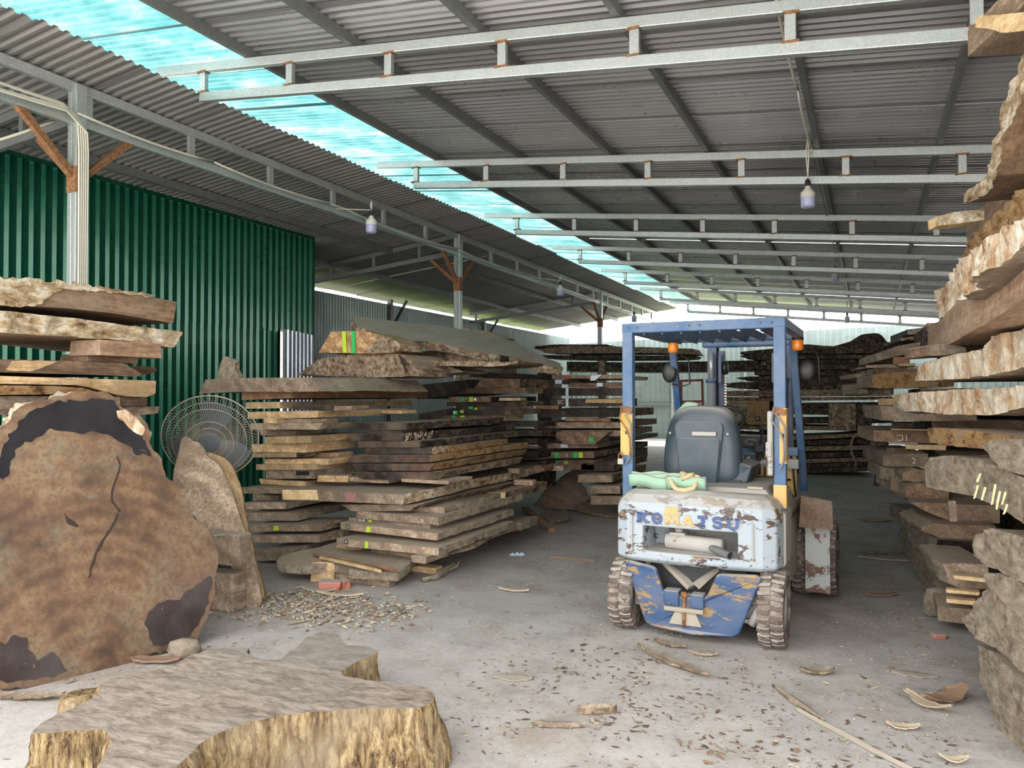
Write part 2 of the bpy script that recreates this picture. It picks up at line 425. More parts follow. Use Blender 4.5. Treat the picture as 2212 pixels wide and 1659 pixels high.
# door beside the corner: dark opening, pale jamb and a silver corrugated leaf folded back on the wall
door = struct('door_1')
mb = MB(); mb.bx(GX - 1.2, GX - 1.15, 8.6, 10.0, 0, 2.8); part('room_shade_sheet', mb, M['black'], door)  # black sheet standing in for the shade inside the unlit room
mb = MB(); mb.bx(GX + .03, GX + .09, 9.41, 9.47, 0, 2.66); part('jamb', mb, M['galv'], door)
mb = MB(); pr = corr(9.49, 10.14, .1, .03)
mb.add([p for y, h in pr for p in ((GX + .075 + h, y, .05), (GX + .075 + h, y, 2.66 - .08 * (y - 9.49)))], [(2 * q, 2 * q + 2, 2 * q + 3, 2 * q + 1) for q in range(len(pr) - 1)])
part('door_leaf', mb, M['silver'], door, fix=False)
wall('wall_side', ((W2X, 10.2), (W2X, W2Y)), 3.85, 3.85, M['wallgrey'], pitch=.1, d=.032, sheet=1.0)
wb = wall('wall_back', ((W2X, W2Y), (5.2, W2Y)), 3.65, 4.03, M['wallgrey'], pitch=.2, d=.03, sheet=1.0)
for x in (-9.0, -6.6, -4.0, .2, 2.6):
    mb = MB(); mb.bx(x - .04, x + .04, W2Y - .1, W2Y - .035, 0, 3.58); part('wall_stud', mb, M['galv'], wb)
for z in (1.3, 2.6):
    mb = MB(); mb.bx(W2X, 5.2, W2Y - .08, W2Y - .035, z - .04, z + .04); part('wall_rail', mb, M['galv_dark'], wb)
wall('wall_right', ((5.2, 3.2), (5.2, W2Y)), 3.6, 3.6, M['wallgrey'], nrm=-1)

# columns and the long truss they carry
CXX = -6.6
def ztc(x=CXX): return zl(x) - .005
COLY = [4.65, 11.85, 19.75]
COLN = ['nearest steel column, cream cables strapped to it', 'middle steel column behind the leaning slab pile', 'farthest thin steel column, against the pale back wall']
for k, y in enumerate(COLY):
    e = empty('steel_column', (CXX, y, 0), label=COLN[k], cat='column', group='steel columns in a row')
    mb = MB(); mb.bx(CXX - .06, CXX - .003, y - .055, y + .055, 0, ztc() - .02); part('box_section', mb, M['galv'], e, bev=.005)
    mb = MB(); mb.bx(CXX + .003, CXX + .06, y - .055, y + .055, 0, ztc() - .02); part('box_section', mb, M['galv'], e, bev=.005)
    zc = ztc() - .36
    for dx, dy in ((0, -1), (0, 1), (-1, 0)):
        mb = MB(); mb.bar((CXX + .05 * dx, y + .05 * dy, zc - .5), (CXX + .55 * dx, y + .55 * dy, zc - .02 + (.05 if dx else 0) - .1 * abs(dx)), .055, .06)
        part('knee_brace', mb, M['rust'], e)
    mb = MB(); mb.bx(CXX - .066, CXX + .066, y - .06, y + .06, zc - .66, zc - .42); part('rust_band', mb, M['rust'], e)
lt = empty('long_truss', (CXX, 3, ztc()), label='long galvanised truss on the column row, cream cable along it', cat='roof truss')
mb = MB(); mb.bx(CXX - .03, CXX + .03, ROOF_Y0, 26, ztc() - .095, ztc()); part('top_chord', mb, M['galv'], lt, bev=.006)
mb = MB(); mb.bx(CXX - .03, CXX + .03, ROOF_Y0, 26, ztc() - .40, ztc() - .31); part('bottom_chord', mb, M['galv'], lt, bev=.006)
y = 3.55
while y < 26:
    mb = MB(); mb.bx(CXX - .022, CXX + .022, y - .035, y + .035, ztc() - .32, ztc() - .085); pst = part('post', mb, M['galv'], lt)
    y += 1.2
LN = ['left of the nearest column', 'left of the middle column', 'left of the farthest column']
for k, y in enumerate(COLY):
    e = empty('side_truss', (CXX, y, zl(CXX)), label='short galvanised truss sloping to the wall, ' + LN[k], cat='roof truss', group='side trusses')
    for nm, dz in (('top_chord', -.05), ('bottom_chord', -.34)):
        xe = GX + .05 if k == 0 else W2X + .1
        mb = MB(); mb.bar((CXX - .06, y, zl(CXX) + dz), (xe, y, zl(xe) + dz + (.0 if nm == 'top_chord' else .06)), .05, .08); part(nm, mb, M['galv_dark'], e)
    x = CXX - .8
    while x > xe + .2:
        mb = MB(); mb.bx(x - .03, x + .03, y - .02, y + .02, zl(x) - .31, zl(x) - .08); part('post', mb, M['galv_dark'], e); x -= 1.0
for k, y in enumerate((15.6, 20.6)):
    e = empty('wall_post', (W2X + .12, y, 0), label=['dark post with a strut against the side wall, nearer one', 'dark post with a strut against the side wall, farther one'][k], cat='post')
    mb = MB(); mb.bx(W2X + .07, W2X + .17, y - .05, y + .05, 0, 3.95); part('upright', mb, M['galv_dark'], e)
    mb = MB(); mb.bar((W2X + .15, y, 3.2), (W2X + .6, y, 3.9), .05, .05); part('strut', mb, M['black'], e)

# cables and lamps
def sag(a, b, s, n=10):
    a, b = V(a), V(b); return [a.lerp(b, i / n) - V((0, 0, s * 4 * (i / n) * (1 - i / n))) for i in range(n + 1)]
cz = ztc() - .28
mb = MB()
for i in range(5):
    x0 = CXX + .05 + .014 * i; dz = .05 * math.sin(i * 2.1)
    mb.tube(sag((x0 + .02, 2.7, cz + .05 - .04 * i + dz), (x0 + .03, 4.45, cz + .02 - .02 * i), .03, 6) + [(CXX + .07 + .006 * i, 4.60 + .02 * i, cz - .06 - .03 * i), (CXX + .075, 4.615 + .022 * i, cz - .35), (CXX + .075, 4.62 + .02 * i, 2.6), (CXX + .078, 4.625 + .018 * i, 0)], .0095, 6)
top('cable_bundle', mb, M['cable'], smooth=True, label='bundle of cream cables running down the nearest column', cat='cable')
path = []
ys = [4.6, 6.2, 8.2, 8.5, 11.7, 14.6, 15.0, 19.7, 23.5]
for a, b in zip(ys[:-1], ys[1:]): path += sag((CXX + .07, a, cz - .02), (CXX + .07, b, cz - .02), .05 * (b - a) * .4, 6)
mb = MB(); mb.tube(path, .013, 6); top('lighting_cable', mb, M['cable'], smooth=True, label='single cream cable sagging along the long truss past the columns', cat='cable')
mb = MB(); mb.tube(sag((-7.05, 3.2, 3.35), (-6.7, 4.5, 4.1), .05), .014, 6); top('loose_cable', mb, M['cable'], smooth=True, label='loose cream cable crossing under the side truss at upper left', cat='cable')
x = PURX[4] - .06
path = []
for a, b in zip([3, 5.3, 7.0, 8.7], [5.3, 7.0, 8.7, 8.72]): path += sag((x, a, zb(x) + .34), (x, b, zb(x) + .34), .05, 6)
mb = MB(); mb.tube(path, .011, 6); top('purlin_cable', mb, M['cable'], smooth=True, label='pale cable running along the purlin above the forklift', cat='cable')
mb = MB(); mb.tube(sag((x, 8.8, zb(x) + .33), (x, 22, zb(x) + .33), .03, 12), .008, 5); top('purlin_cable', mb, M['wire'], smooth=True, label='thin grey cable continuing along the purlin to the far lamps', cat='cable')
M['lampbody'] = flat('white_lamp_body', (.66, .64, .58), .4)
M['lampglobe'] = flat('lilac_lamp_globe', (.42, .44, .66), .3)
def bulb(u, v, Y, drop, label, s=1.0, hang=False):
    c = onY(u, v, Y); R = .071 * s
    e = empty('led_bulb', (c.x, c.y, c.z), label=label, cat='lamp', group='hanging LED bulbs')
    T = Matrix.Translation(c)
    mb = MB(); mb.lathe([(0.001, -.11 * s), (R * .85, -.105 * s), (R, -.09 * s), (R, .0)], 20, T); part('globe', mb, M['lampglobe'], e, True)
    mb = MB(); mb.lathe([(R * 1.03, 0), (R * 1.05, .05 * s), (R * .75, .075 * s), (R * .42, .10 * s), (R * .4, .12 * s)], 20, T); part('housing', mb, M['lampbody'], e, True)
    mb = MB(); mb.lathe([(R * .42, .12 * s), (R * .42, .17 * s), (R * .2, .2 * s), (.001, .2 * s)], 14, T); part('socket', mb, M['black'], e, True)
    mb = MB()
    mb.tube([c + V((0, 0, .2 * s)), c + V((.012, 0, .2 * s + drop * .5)), c + V((0, 0, .2 * s + drop))], .007, 5)
    if hang: mb.tube([c + V((0, 0, .2 * s)), V((CXX + .03, c.y, ztc() - .33)), V((CXX + .03, c.y, ztc() - .31))], .007, 5)
    mb.tube([c + V((0, 0, .22 * s)), c + V((-.016, 0, .2 * s + drop * .55)), c + V((0.01, 0, .2 * s + drop))], .007, 5)
    part('cord', mb, M['cable'], e, True)
bulb(1745, 427, 8.65, .52, 'LED bulb hanging above the forklift, largest in view')
bulb(802, 486, 8.4, .12, 'LED bulb hanging from the long truss before the green wall', hang=True)
bulb(1210, 628, 14.9, .12, 'LED bulb hanging from the long truss past the middle column', hang=True)
bulb(1805, 597, 16.9, .32, 'LED bulb hanging from the purlin deep in the shed')
bulb(1370, 688, 21.6, .12, 'small LED bulb at the far end of the long truss', hang=True)
bulb(1830, 690, 24.4, .5, 'tiny LED bulb against the bright far gable')
# ---------------------------------------------------------------- sawn slabs
LABELS = {}
NEARW = 1.0
def resample(pts, n):
    d = [0]
    for a, b in zip(pts[:-1], pts[1:]): d.append(d[-1] + (b - a).length)
    out = []; j = 0
    for i in range(n + 1):
        t = d[-1] * i / n
        while j < len(pts) - 2 and d[j + 1] < t: j += 1
        s = d[j + 1] - d[j]; out.append(pts[j].lerp(pts[j + 1], (t - d[j]) / s if s > 1e-9 else 0))
    return out
def slab(label, topl, botl, ext, mat, bmat=None, bark='r', amp=.018, wob=.05, seed=0, name='wood_slab', group=None, res=None, cat='slab', warp=.0, shrink=0.0):
    """Sawn slab. topl, botl: the top and bottom line of its near face, left to right; ext: the vector from that face to the far one.
    bark: which faces are rough bark (f near, r right, l left, b far)."""
    ext = V(ext); dep = ((topl[0] + botl[-1]) / 2 - _eye).length
    res = res or max(.022, dep * .0045)
    wid = sum((b - a).length for a, b in zip(topl[:-1], topl[1:])); thk = (topl[0] - botl[0]).length; L = ext.length
    fr = 'f' in bark
    ni = max(2, min(110, int(wid / (res if fr else res * 3)))); nk = max(2, min(110, int(L / (res if ('r' in bark or 'l' in bark) and not fr else res * 3))))
    nj = max(2, min(10, int(thk / res)))
    T, B = resample(topl, ni), resample(botl, ni)
    ed = ext.normalized(); wd = (T[-1] - T[0]).normalized()
    so = V((seed * 3.17 + 1.3, seed * 7.91, seed * 1.77))
    def base(i, j, k):
        p = T[i].lerp(B[i], j / nj); f = k / nk; a = i / ni
        q = p + ext * f
        # plan wobble of the long sides
        if not fr:
            s = f * L * 1.1
            wr = noise.noise(V((s, seed * 9.1, 0))) * wob * min(1, f * 4); wl_ = noise.noise(V((s, seed * 9.1, 7))) * wob * min(1, f * 4)
            q = q + wd * (wr * a + wl_ * (1 - a)) - wd * (shrink * f * f * (a - .5) * 2)
        else:
            s = a * wid * 1.1
            q = q + ed * (noise.noise(V((s, seed * 9.1, 0))) * wob * (1 - f))
        if warp: q.z += warp * noise.noise(V((q.x * .8, q.y * .8, seed * 2.3)))
        return q
    cache = {}
    def P(i, j, k):
        key = (i, j, k)
        if key in cache: return cache[key]
        q = base(i, j, k); dsp = V((0, 0, 0))
        on = []
        if 'r' in bark and i == ni: on.append(wd)
        if 'l' in bark and i == 0: on.append(-wd)
        if 'f' in bark and k == 0: on.append(-ed)
        if 'b' in bark and k == nk: on.append(ed)
        if on:
            e = fbm(q * 7 + so, 3) * .6 + fbm(q * 19 + so, 2) * .4
            for d_ in on: dsp += d_ * e * amp
            dsp.z += noise.noise(q * 11 + so) * amp * .22
        cache[key] = q + dsp; return cache[key]
    groups = {k_: ({}, [], []) for k_ in ('', 'f', 'b', 'l', 'r')}
    ctr = base(ni // 2, nj // 2, nk // 2)
    def side(isb, na, nb, fn):
        idx, vs, fs = groups[isb]
        c = fn(na // 2, nb // 2); p0, p1, p2 = P(*fn(0, 0)), P(*fn(na, 0)), P(*fn(0, nb))
        flip = (p1 - p0).cross(p2 - p0).dot(P(*c) - ctr) < 0
        def vi(key):
            if key not in idx: idx[key] = len(vs); vs.append(P(*key))
            return idx[key]
        for a in range(na):
            for b in range(nb):
                q = [vi(fn(a, b)), vi(fn(a + 1, b)), vi(fn(a + 1, b + 1)), vi(fn(a, b + 1))]
                fs.append(q[::-1] if flip else q)
    side('f' if 'f' in bark and bmat else '', ni, nj, lambda a, b: (a, b, 0)); side('b' if 'b' in bark and bmat else '', ni, nj, lambda a, b: (a, b, nk))
    side('', ni, nk, lambda a, b: (a, 0, b)); side('', ni, nk, lambda a, b: (a, nj, b))
    side('l' if 'l' in bark and bmat else '', nj, nk, lambda a, b: (0, a, b)); side('r' if 'r' in bark and bmat else '', nj, nk, lambda a, b: (ni, a, b))
    o0 = None
    idx, vs, fs = groups['']
    orig = V((ctr.x, ctr.y, min(p.z for p in vs)))
    me = bpy.data.meshes.new(name); me.from_pydata([p - orig for p in vs], [], fs)
    o0 = tag(link_mesh(name, me, mat, None, orig), label=label, cat=cat, group=group)
    runs = [k_ for k_ in 'fblr' if groups[k_][2]]
    if 'f' in runs and ('l' in runs or 'r' in runs): sets = [runs]      # bark that runs round a corner stays one piece
    else: sets = [[k_] for k_ in runs]
    for st in sets:
        vs, fs, at = [], [], {}
        for k_ in st:
            idx, v_, f_ = groups[k_]; inv = {b_: a_ for a_, b_ in idx.items()}
            for f in f_:
                q = []
                for w in f:
                    if inv[w] not in at: at[inv[w]] = len(vs); vs.append(v_[w])
                    q.append(at[inv[w]])
                fs.append(q)
        me = bpy.data.meshes.new('bark_edge'); me.from_pydata([p - orig for p in vs], [], fs)
        for p in me.polygons: p.use_smooth = True
        link_mesh('bark_edge', me, bmat, o0)
    LABELS[label] = LABELS.get(label, 0) + 1
    return o0
def endslab(label, uL, uC, uR, vT, vB, Yf, mat, bmat='bark_brown', tl=0.0, bev=(0, 0), L=None, bark='rl', **kw):
    """slab lying along the shed, its end towards the camera: uL..uC is that end, uR the far end of its right-hand side"""
    a, b = onY(uC, vT, Yf), onY(uC, vB, Yf)
    l, l2 = onY(uL + bev[0], vT + tl, Yf), onY(uL - min(0, bev[0]), vB + tl, Yf)
    if bev[0] > 0: l2 = onY(uL, vB + tl, Yf); l = onY(uL + bev[0], vT + tl, Yf)
    elif bev[0] < 0: l = onY(uL, vT + tl, Yf); l2 = onY(uL - bev[0], vB + tl, Yf)
    if bev[1] > 0: a = onY(uC - bev[1], vT, Yf)
    elif bev[1] < 0: b = onY(uC + bev[1], vB, Yf)
    if L is None: L = max(.25, onX(uR, vT, onY(uC, vT, Yf).x).y - Yf)
    return slab(label, [l, a], [l2, b], (0, L, 0), M[mat], M[bmat] if bmat else None, bark if bmat else '', **kw)
def faceslab(label, topl, botl, plane, W, mat, bmat=None, bark='f', **kw):
    """slab whose long side is seen: pixel lines of its top and bottom edge on an upright plane"""
    n, q = plane; n = V(n).normalized()
    return slab(label, [onP(u, v, n, q) for u, v in topl], [onP(u, v, n, q) for u, v in botl], -n * W if W > 0 else n * -W, M[mat], M[bmat] if bmat else None, bark if bmat else '', **kw)
def mark(o, name, u0, u1, v0, v1, Y, mat, sk=0, label=None, dx=0):
    mb = MB(); p = [onY(u0, v0, Y), onY(u1, v0, Y), onY(u1 + sk, v1, Y), onY(u0 + sk, v1, Y)]
    mb.prism([q + V((0, -.003, 0)) for q in p], (0, .002, 0)); return part(name, mb, M[mat], o, label=label)
def chalk(o, txt, u, v, Y, size, mat='chalk', flip=False, label=None):
    c = bpy.data.curves.new('writing', 'FONT'); c.body = txt; c.size = size; c.align_x = 'CENTER'; c.align_y = 'CENTER'; c.materials.append(M[mat]); c.extrude = .0006
    t0 = bpy.data.objects.new('writing_tmp', c); col.objects.link(t0); dg = bpy.context.evaluated_depsgraph_get(); dg.update()
    me = bpy.data.meshes.new_from_object(t0.evaluated_get(dg)); bpy.data.objects.remove(t0)
    t = bpy.data.objects.new('writing', me); col.objects.link(t); t.parent = o
    t.location = onY(u, v, Y) + V((0, -.004, 0)) - o.location; t.rotation_euler = (PI / 2, PI if flip else 0, 0)
    return t
def block(label, uL, uR, vT, vB, Y, D, mat, rz=0, name='wood_block', cat='block', group='spacer blocks between slabs', face=0, depth=None, floor=False):
    if floor: Y = onZ((uL + uR) / 2, vB, 0).y
    a, b = onY(uL, vT, Y), onY(uR, vB, Y)
    if floor: b.z = .003
    c = V(((a.x + b.x) / 2, Y + D / 2, (a.z + b.z) / 2))
    mb = MB(); mb.box((0, 0, 0), (b.x - a.x, D, a.z - b.z), (0, 0, rz))
    rr = random.Random(hash(label) % 999 if False else len(label) * 31 + int(uL))
    mb.v = [c + p + V((rr.uniform(-.008, .008), rr.uniform(-.008, .008), 0)) for p in mb.v]
    LABELS[label] = LABELS.get(label, 0) + 1
    return top(name, mb, M[mat], V((c.x, c.y, b.z)), bev=.006, label=label, cat=cat, group=group)
M['chalk'] = flat('white_chalk', (.72, .70, .66), .9)
M['tagwhite'] = flat('white_tag', (.85, .87, .9), .6)
M['tagblack'] = flat('black_tag', (.03, .03, .03), .6)
M['paint_green'] = flat('green_spray_paint', (.02, .42, .09), .7)
M['paint_lime'] = flat('lime_spray_paint', (.42, .60, .03), .7)
M['paint_white'] = flat('pale_blue_paint', (.62, .72, .82), .6)
M['paint_red'] = flat('red_paint', (.45, .08, .06), .7)
M['paint_yellow'] = flat('yellow_chalk', (.85, .80, .45), .8)

def ordn(i): return ['topmost', 'second from top', 'third from top', 'fourth from top', 'fifth from top', 'sixth from top', 'seventh from top', 'eighth from top', 'ninth from top', 'tenth from top', 'eleventh from top', 'twelfth from top', 'thirteenth from top', 'fourteenth from top', 'fifteenth from top', 'sixteenth from top', 'seventeenth from top', 'eighteenth from top'][i]
# ---------------------------------------------------------------- outline slabs: a traced outline on a real plane, with thickness
def outslab(name, label, px, n, q, thick, mat, rim, cat='slab', step=.02, amp=.012, flare=0, rows=6, group=None, closed=True, rimname='bark_edge', seed=1, place=None):
    n = V(n).normalized()
    pts = [(place or (lambda u, v: onP(u, v, n, q)))(u, v) for u, v in px]
    ring = pts + [pts[0]]
    per = sum((b - a).length for a, b in zip(ring[:-1], ring[1:])); N = int(per / step)
    # smooth closed resample
    rs = resample(ring, N)[:-1]
    for _ in range(2): rs = [(rs[i - 1] + rs[i] * 2 + rs[(i + 1) % N]) / 4 for i in range(N)]
    c = sum(rs, V()) / N
    nrm = []
    for i in range(N):
        t = rs[(i + 1) % N] - rs[i - 1]; o = t.cross(n).normalized(); nrm.append(o)
    area = sum((rs[i] - c).cross(rs[(i + 1) % N] - c).dot(n) for i in range(N))
    sg = 1 if area > 0 else -1
    so = V((seed * 4.1, seed * 2.7, seed))
    rows_v = []
    for r in range(rows + 1):
        f = r / rows; row = []
        for i in range(N):
            p = rs[i] - n * (thick * f)
            e = fbm(p * 8 + so, 4)
            row.append(p + nrm[i] * sg * (amp * e * (1.6 if 0 < r < rows else 1.0) + flare * f * (.6 + .8 * noise.noise(p * 2.2 + so))))
        rows_v.append(row)
    base = V((c.x, c.y, min(p.z for row in rows_v for p in row)))
    if base.z < .02: base.z = 0
    fl = [p - base for p in rows_v[0]], [p - base for p in rows_v[-1]]
    me = bpy.data.meshes.new(name)
    ff = list(range(N)) if sg > 0 else list(reversed(range(N)))
    me.from_pydata(fl[0] + fl[1], [], [ff, [N + i for i in reversed(ff)]])
    o = tag(link_mesh(name, me, mat, None, base), label=label, cat=cat, group=group)
    vs = [p - base for row in rows_v for p in row]
    fs = []
    for r in range(rows):
        for i in range(N):
            j = (i + 1) % N; qd = (r * N + i, (r + 1) * N + i, (r + 1) * N + j, r * N + j)
            fs.append(qd if sg > 0 else qd[::-1])
    me = bpy.data.meshes.new(rimname); me.from_pydata(vs, [], fs)
    for p in me.polygons: p.use_smooth = True
    link_mesh(rimname, me, rim, o)
    LABELS[label] = LABELS.get(label, 0) + 1
    return o
def patch(o, name, px, n, q, mat, off=.003, jag=.01, step=.015, label=None, seed=3, place=None):
    n = V(n).normalized(); pts = [(place or (lambda u, v: onP(u, v, n, q)))(u, v) for u, v in px]
    ring = pts + [pts[0]]; per = sum((b - a).length for a, b in zip(ring[:-1], ring[1:])); N = max(6, int(per / step)); rs = resample(ring, N)[:-1]
    rs = [p + V((noise.noise(p * 23 + V((seed, 0, 0))), noise.noise(p * 23 + V((0, seed, 5))), noise.noise(p * 23 + V((9, 0, seed))))) * jag for p in rs]
    rs = [p - n * ((p - V(q)).dot(n) - off) for p in rs]
    mb = MB(); mb.prism([p - n * .002 for p in rs], n * .002)
    return part(name, mb, mat, o, label=label)

# giant round cross-cut disc leaning on the left stack
def disc_mat():
    n = NT('weathered_cross_cut'); v = n.coords(rnd=False); v2 = n.coords((1, 1, 1), False)
    rg = n.n('TexWave', wave_type='RINGS', Scale=3.2, Distortion=6.0, Detail=4.0); rg.rings_direction = 'X'; rg.inputs['Detail Scale'].default_value = .9; n.l(v, rg.inputs['Vector'])
    big = n.noise(v, 1.7, 6, .62); mid = n.noise(v, 4.6, 7, .68); fine = n.noise(v, 34, 5, .75)
    k = n.math('ADD', n.math('MULTIPLY', big, .42), n.math('ADD', n.math('MULTIPLY', mid, .53), n.math('MULTIPLY', rg.outputs['Fac'], .05)))
    c = n.ramp(k, [(.36, (.06, .038, .026)), (.44, (.105, .062, .037)), (.50, (.165, .098, .054)), (.57, (.205, .138, .08)), (.63, (.19, .14, .087))])
    c = n.mix(n.ramp(n.noise(v, 2.9, 6, .7), [(.50, 0.0), (.66, .65)]), c, (.155, .147, .108))
    c = n.mix(n.ramp(n.noise(v2, 1.25, 5, .6), [(.50, 0.0), (.68, .55)]), c, (.13, .07, .05))
    c = n.mix(n.ramp(fine, [(.40, .55), (.53, 0.0)]), c, (.09, .045, .03))
    saw = n.n('TexWave', wave_type='BANDS', Scale=42.0, Distortion=1.5, Detail=2.0); saw.bands_direction = 'Z'
    mp = n.n('Mapping'); mp.inputs['Rotation'].default_value = (.9, 0, .3); n.l(v, mp.inputs['Vector']); n.l(mp.outputs[0], saw.inputs['Vector'])
    n.bump(n.math('ADD', n.math('MULTIPLY', saw.outputs['Fac'], .5), fine), .3, .006)
    return n.set(c, .7, 0, .3)
M['disc'] = disc_mat()
M['wax'] = paint('dark_end_coating', (.014, .0135, .016), (.20, .16, .12), (.05, .035, .035), .56, 6, .04, .75)
M['wax_brown'] = paint('brown_end_coating', (.04, .028, .027), (.25, .17, .10), (.085, .075, .075), .53, 7, .12, .75)
for k_ in ('wax', 'wax_brown'): M[k_].node_tree.nodes['Principled BSDF'].inputs['Specular IOR Level'].default_value = .08
M['crack'] = flat('crack_shade', (.03, .02, .015), .9)  # flat dark colour painted in for the shade inside cracks and the knot hole
al = math.radians(11)
DN = V((.954 * math.cos(al), -.298 * math.cos(al), math.sin(al))).normalized()
DQ = onZ(60, 1487, .0)
disc_px = [(-30, 955), (0, 925), (30, 893), (65, 868), (110, 857), (165, 851), (215, 850), (250, 856), (262, 878), (285, 893), (304, 908), (318, 930), (326, 955), (345, 985), (352, 1012), (368, 1040), (392, 1075), (425, 1112), (450, 1142), (464, 1172), (471, 1215), (468, 1255), (458, 1300), (445, 1335), (430, 1372), (398, 1398), (350, 1408), (300, 1422), (265, 1440), (235, 1450), (200, 1462), (176, 1473), (150, 1471), (100, 1484), (60, 1487), (20, 1482), (-30, 1488), (-110, 1470), (-170, 1400), (-200, 1250), (-180, 1100), (-110, 1010)]
disc = outslab('trunk_disc', 'giant round cross-cut trunk disc leaning at the left', disc_px, DN, DQ, .20, M['disc'], M['bark_pale'], cat='trunk disc', step=.012, amp=.032, rows=9, rimname='bark_rim')
patch(disc, 'dark_coating', [(-20, 1020), (5, 965), (40, 912), (75, 885), (130, 866), (205, 862), (246, 866), (262, 895), (290, 920), (312, 950), (325, 985), (300, 985), (280, 968), (262, 958), (236, 940), (205, 934), (180, 938), (150, 934), (112, 926), (85, 940), (66, 958), (50, 955), (35, 972), (20, 1000), (10, 1040)], DN, DQ, M['wax'], jag=.022, seed=2)
patch(disc, 'dark_coating', [(315, 1345), (322, 1318), (350, 1300), (385, 1295), (400, 1278), (425, 1262), (452, 1245), (460, 1262), (450, 1300), (432, 1345), (410, 1375), (375, 1388), (330, 1395), (318, 1370)], DN, DQ, M['wax_brown'], jag=.018, seed=5)
patch(disc, 'dark_coating', [(-60, 1380), (10, 1392), (35, 1370), (55, 1375), (60, 1400), (80, 1425), (110, 1408), (132, 1425), (148, 1448), (120, 1462), (60, 1470), (-40, 1474)], DN, DQ, M['wax_brown'], jag=.018, seed=8)
patch(disc, 'pale_bark_patch', [(250, 890), (268, 882), (290, 900), (312, 925), (306, 940), (290, 935), (275, 918), (258, 905)], DN, DQ, M['bark_white'], off=.006, jag=.012, seed=4)
patch(disc, 'crack', [(254, 1108), (257, 1112), (243, 1140), (230, 1160), (212, 1195), (200, 1225), (193, 1250), (190, 1250), (198, 1215), (210, 1182), (226, 1158), (238, 1140)], DN, DQ, M['crack'], off=.0035, jag=.006, seed=1)
patch(disc, 'crack', [(140, 1108), (146, 1118), (160, 1125), (172, 1136), (168, 1140), (150, 1133), (141, 1122)], DN, DQ, M['crack'], off=.0035, jag=.006, seed=6)
patch(disc, 'crack', [(258, 1108), (240, 1085), (239, 1060), (254, 1020), (258, 1005), (252, 985), (254, 984), (261, 1003), (257, 1022), (243, 1060), (244, 1083), (262, 1106)], DN, DQ, M['crack'], off=.0035, jag=.003, seed=7)
mb = MB(); c0 = onZ(398, 1402, .05); mb.lathe([(.001, -.06), (.07, -.05), (.10, 0), (.075, .05), (.001, .065)], 18, Matrix.Translation(c0)); mb.v = [p + V((fbm(p * 14), fbm(p * 14 + V((5, 0, 0))), 0)) * .02 for p in mb.v]
part('root_lump', mb, M['bark_dusty'], disc, True)

# low table slab lying in the left foreground
def tabletop():
    n = NT('grey_weathered_top'); v = n.coords((.35, 1, 1), False)
    mp = n.n('Mapping'); mp.inputs['Rotation'].default_value = (0, 0, -.25); n.l(v, mp.inputs['Vector']); v = mp.outputs[0]
    w = n.n('TexWave', wave_type='BANDS', Scale=3.2, Distortion=22.0, Detail=5.0); w.bands_direction = 'Y'; w.inputs['Detail Scale'].default_value = .45; n.l(v, w.inputs['Vector'])
    f = n.noise(v, 26, 7, .75, 1); b = n.noise(v, 1.5, 5, .6)
    k = n.math('ADD', n.math('MULTIPLY', w.outputs['Fac'], .06), n.math('MULTIPLY', f, .94))
    c = n.ramp(k, [(.38, (.125, .093, .07)), (.48, (.235, .188, .146)), (.60, (.345, .29, .235))])
    c = n.mix(n.ramp(b, [(.40, 0.0), (.68, .75)]), c, (.235, .215, .195))
    c = n.mix(n.ramp(n.noise(v, 6, 7, .75, 2), [(.38, .45), (.52, 0.0)]), c, (.075, .055, .045))
    n.bump(f, .3, .006)
    return n.set(c, .8, 0, .25)
M['tabletop'] = tabletop()
def streakbark():
    n = NT('streaked_live_edge'); v = n.coords((1, 1, .16), False); v2 = n.coords((1, 1, .6), False)
    a = n.noise(v, 34, 8, .8, .5); b = n.noise(v2, 3.6, 6, .6)
    c = n.ramp(n.math('ADD', n.math('MULTIPLY', a, .72), n.math('MULTIPLY', b, .28)), [(.41, (.045, .027, .014)), (.47, (.24, .155, .075)), (.53, (.47, .33, .16)), (.60, (.74, .60, .37))])
    c = n.mix(n.ramp(b, [(.5, 0.0), (.68, .7)]), c, (.27, .20, .14))
    n.bump(n.math('ADD', a, b), 1.0, .03)
    return n.set(c, .8, 0, .25)
M['streakbark'] = streakbark()
TZ = .287
tab_px = [(70, 1585), (90, 1562), (150, 1532), (215, 1502), (212, 1480), (232, 1468), (290, 1455), (370, 1440), (415, 1415), (450, 1403), (500, 1400), (533, 1399), (540, 1412), (560, 1424), (605, 1424), (636, 1402), (660, 1377), (695, 1364), (727, 1362), (740, 1379), (748, 1393), (800, 1396), (816, 1407), (795, 1420), (765, 1432), (735, 1449), (740, 1460), (790, 1470), (870, 1475), (920, 1485), (941, 1500), (938, 1514), (900, 1529), (750, 1532), (670, 1538), (590, 1548), (500, 1570), (430, 1610), (375, 1662), (330, 1720), (260, 1760), (215, 1720), (212, 1660), (240, 1602), (222, 1576), (150, 1578)]
tab = outslab('table_slab', 'thick free-form slab lying flat on the floor, bottom left', tab_px, (0, 0, 1), (0, 0, TZ), TZ - .004, M['tabletop'], M['streakbark'], cat='slab', step=.012, amp=.016, flare=.07, rows=14, seed=4, place=lambda u, v: onZ(u, v, TZ), rimname='live_edge')
c0 = onZ(178, 1522, .15)
mb = MB(); mb.lathe([(.001, -.15), (.09, -.15), (.10, -.04), (.085, .045), (.07, .055), (.001, .05)], 24, Matrix.Translation(c0)); mb.v = [p + V((fbm(p * 9), fbm(p * 9 + V((5, 0, 0))), fbm(p * 6) * .4)) * .022 for p in mb.v]
part('branch_stub', mb, M['streakbark'], tab, True)
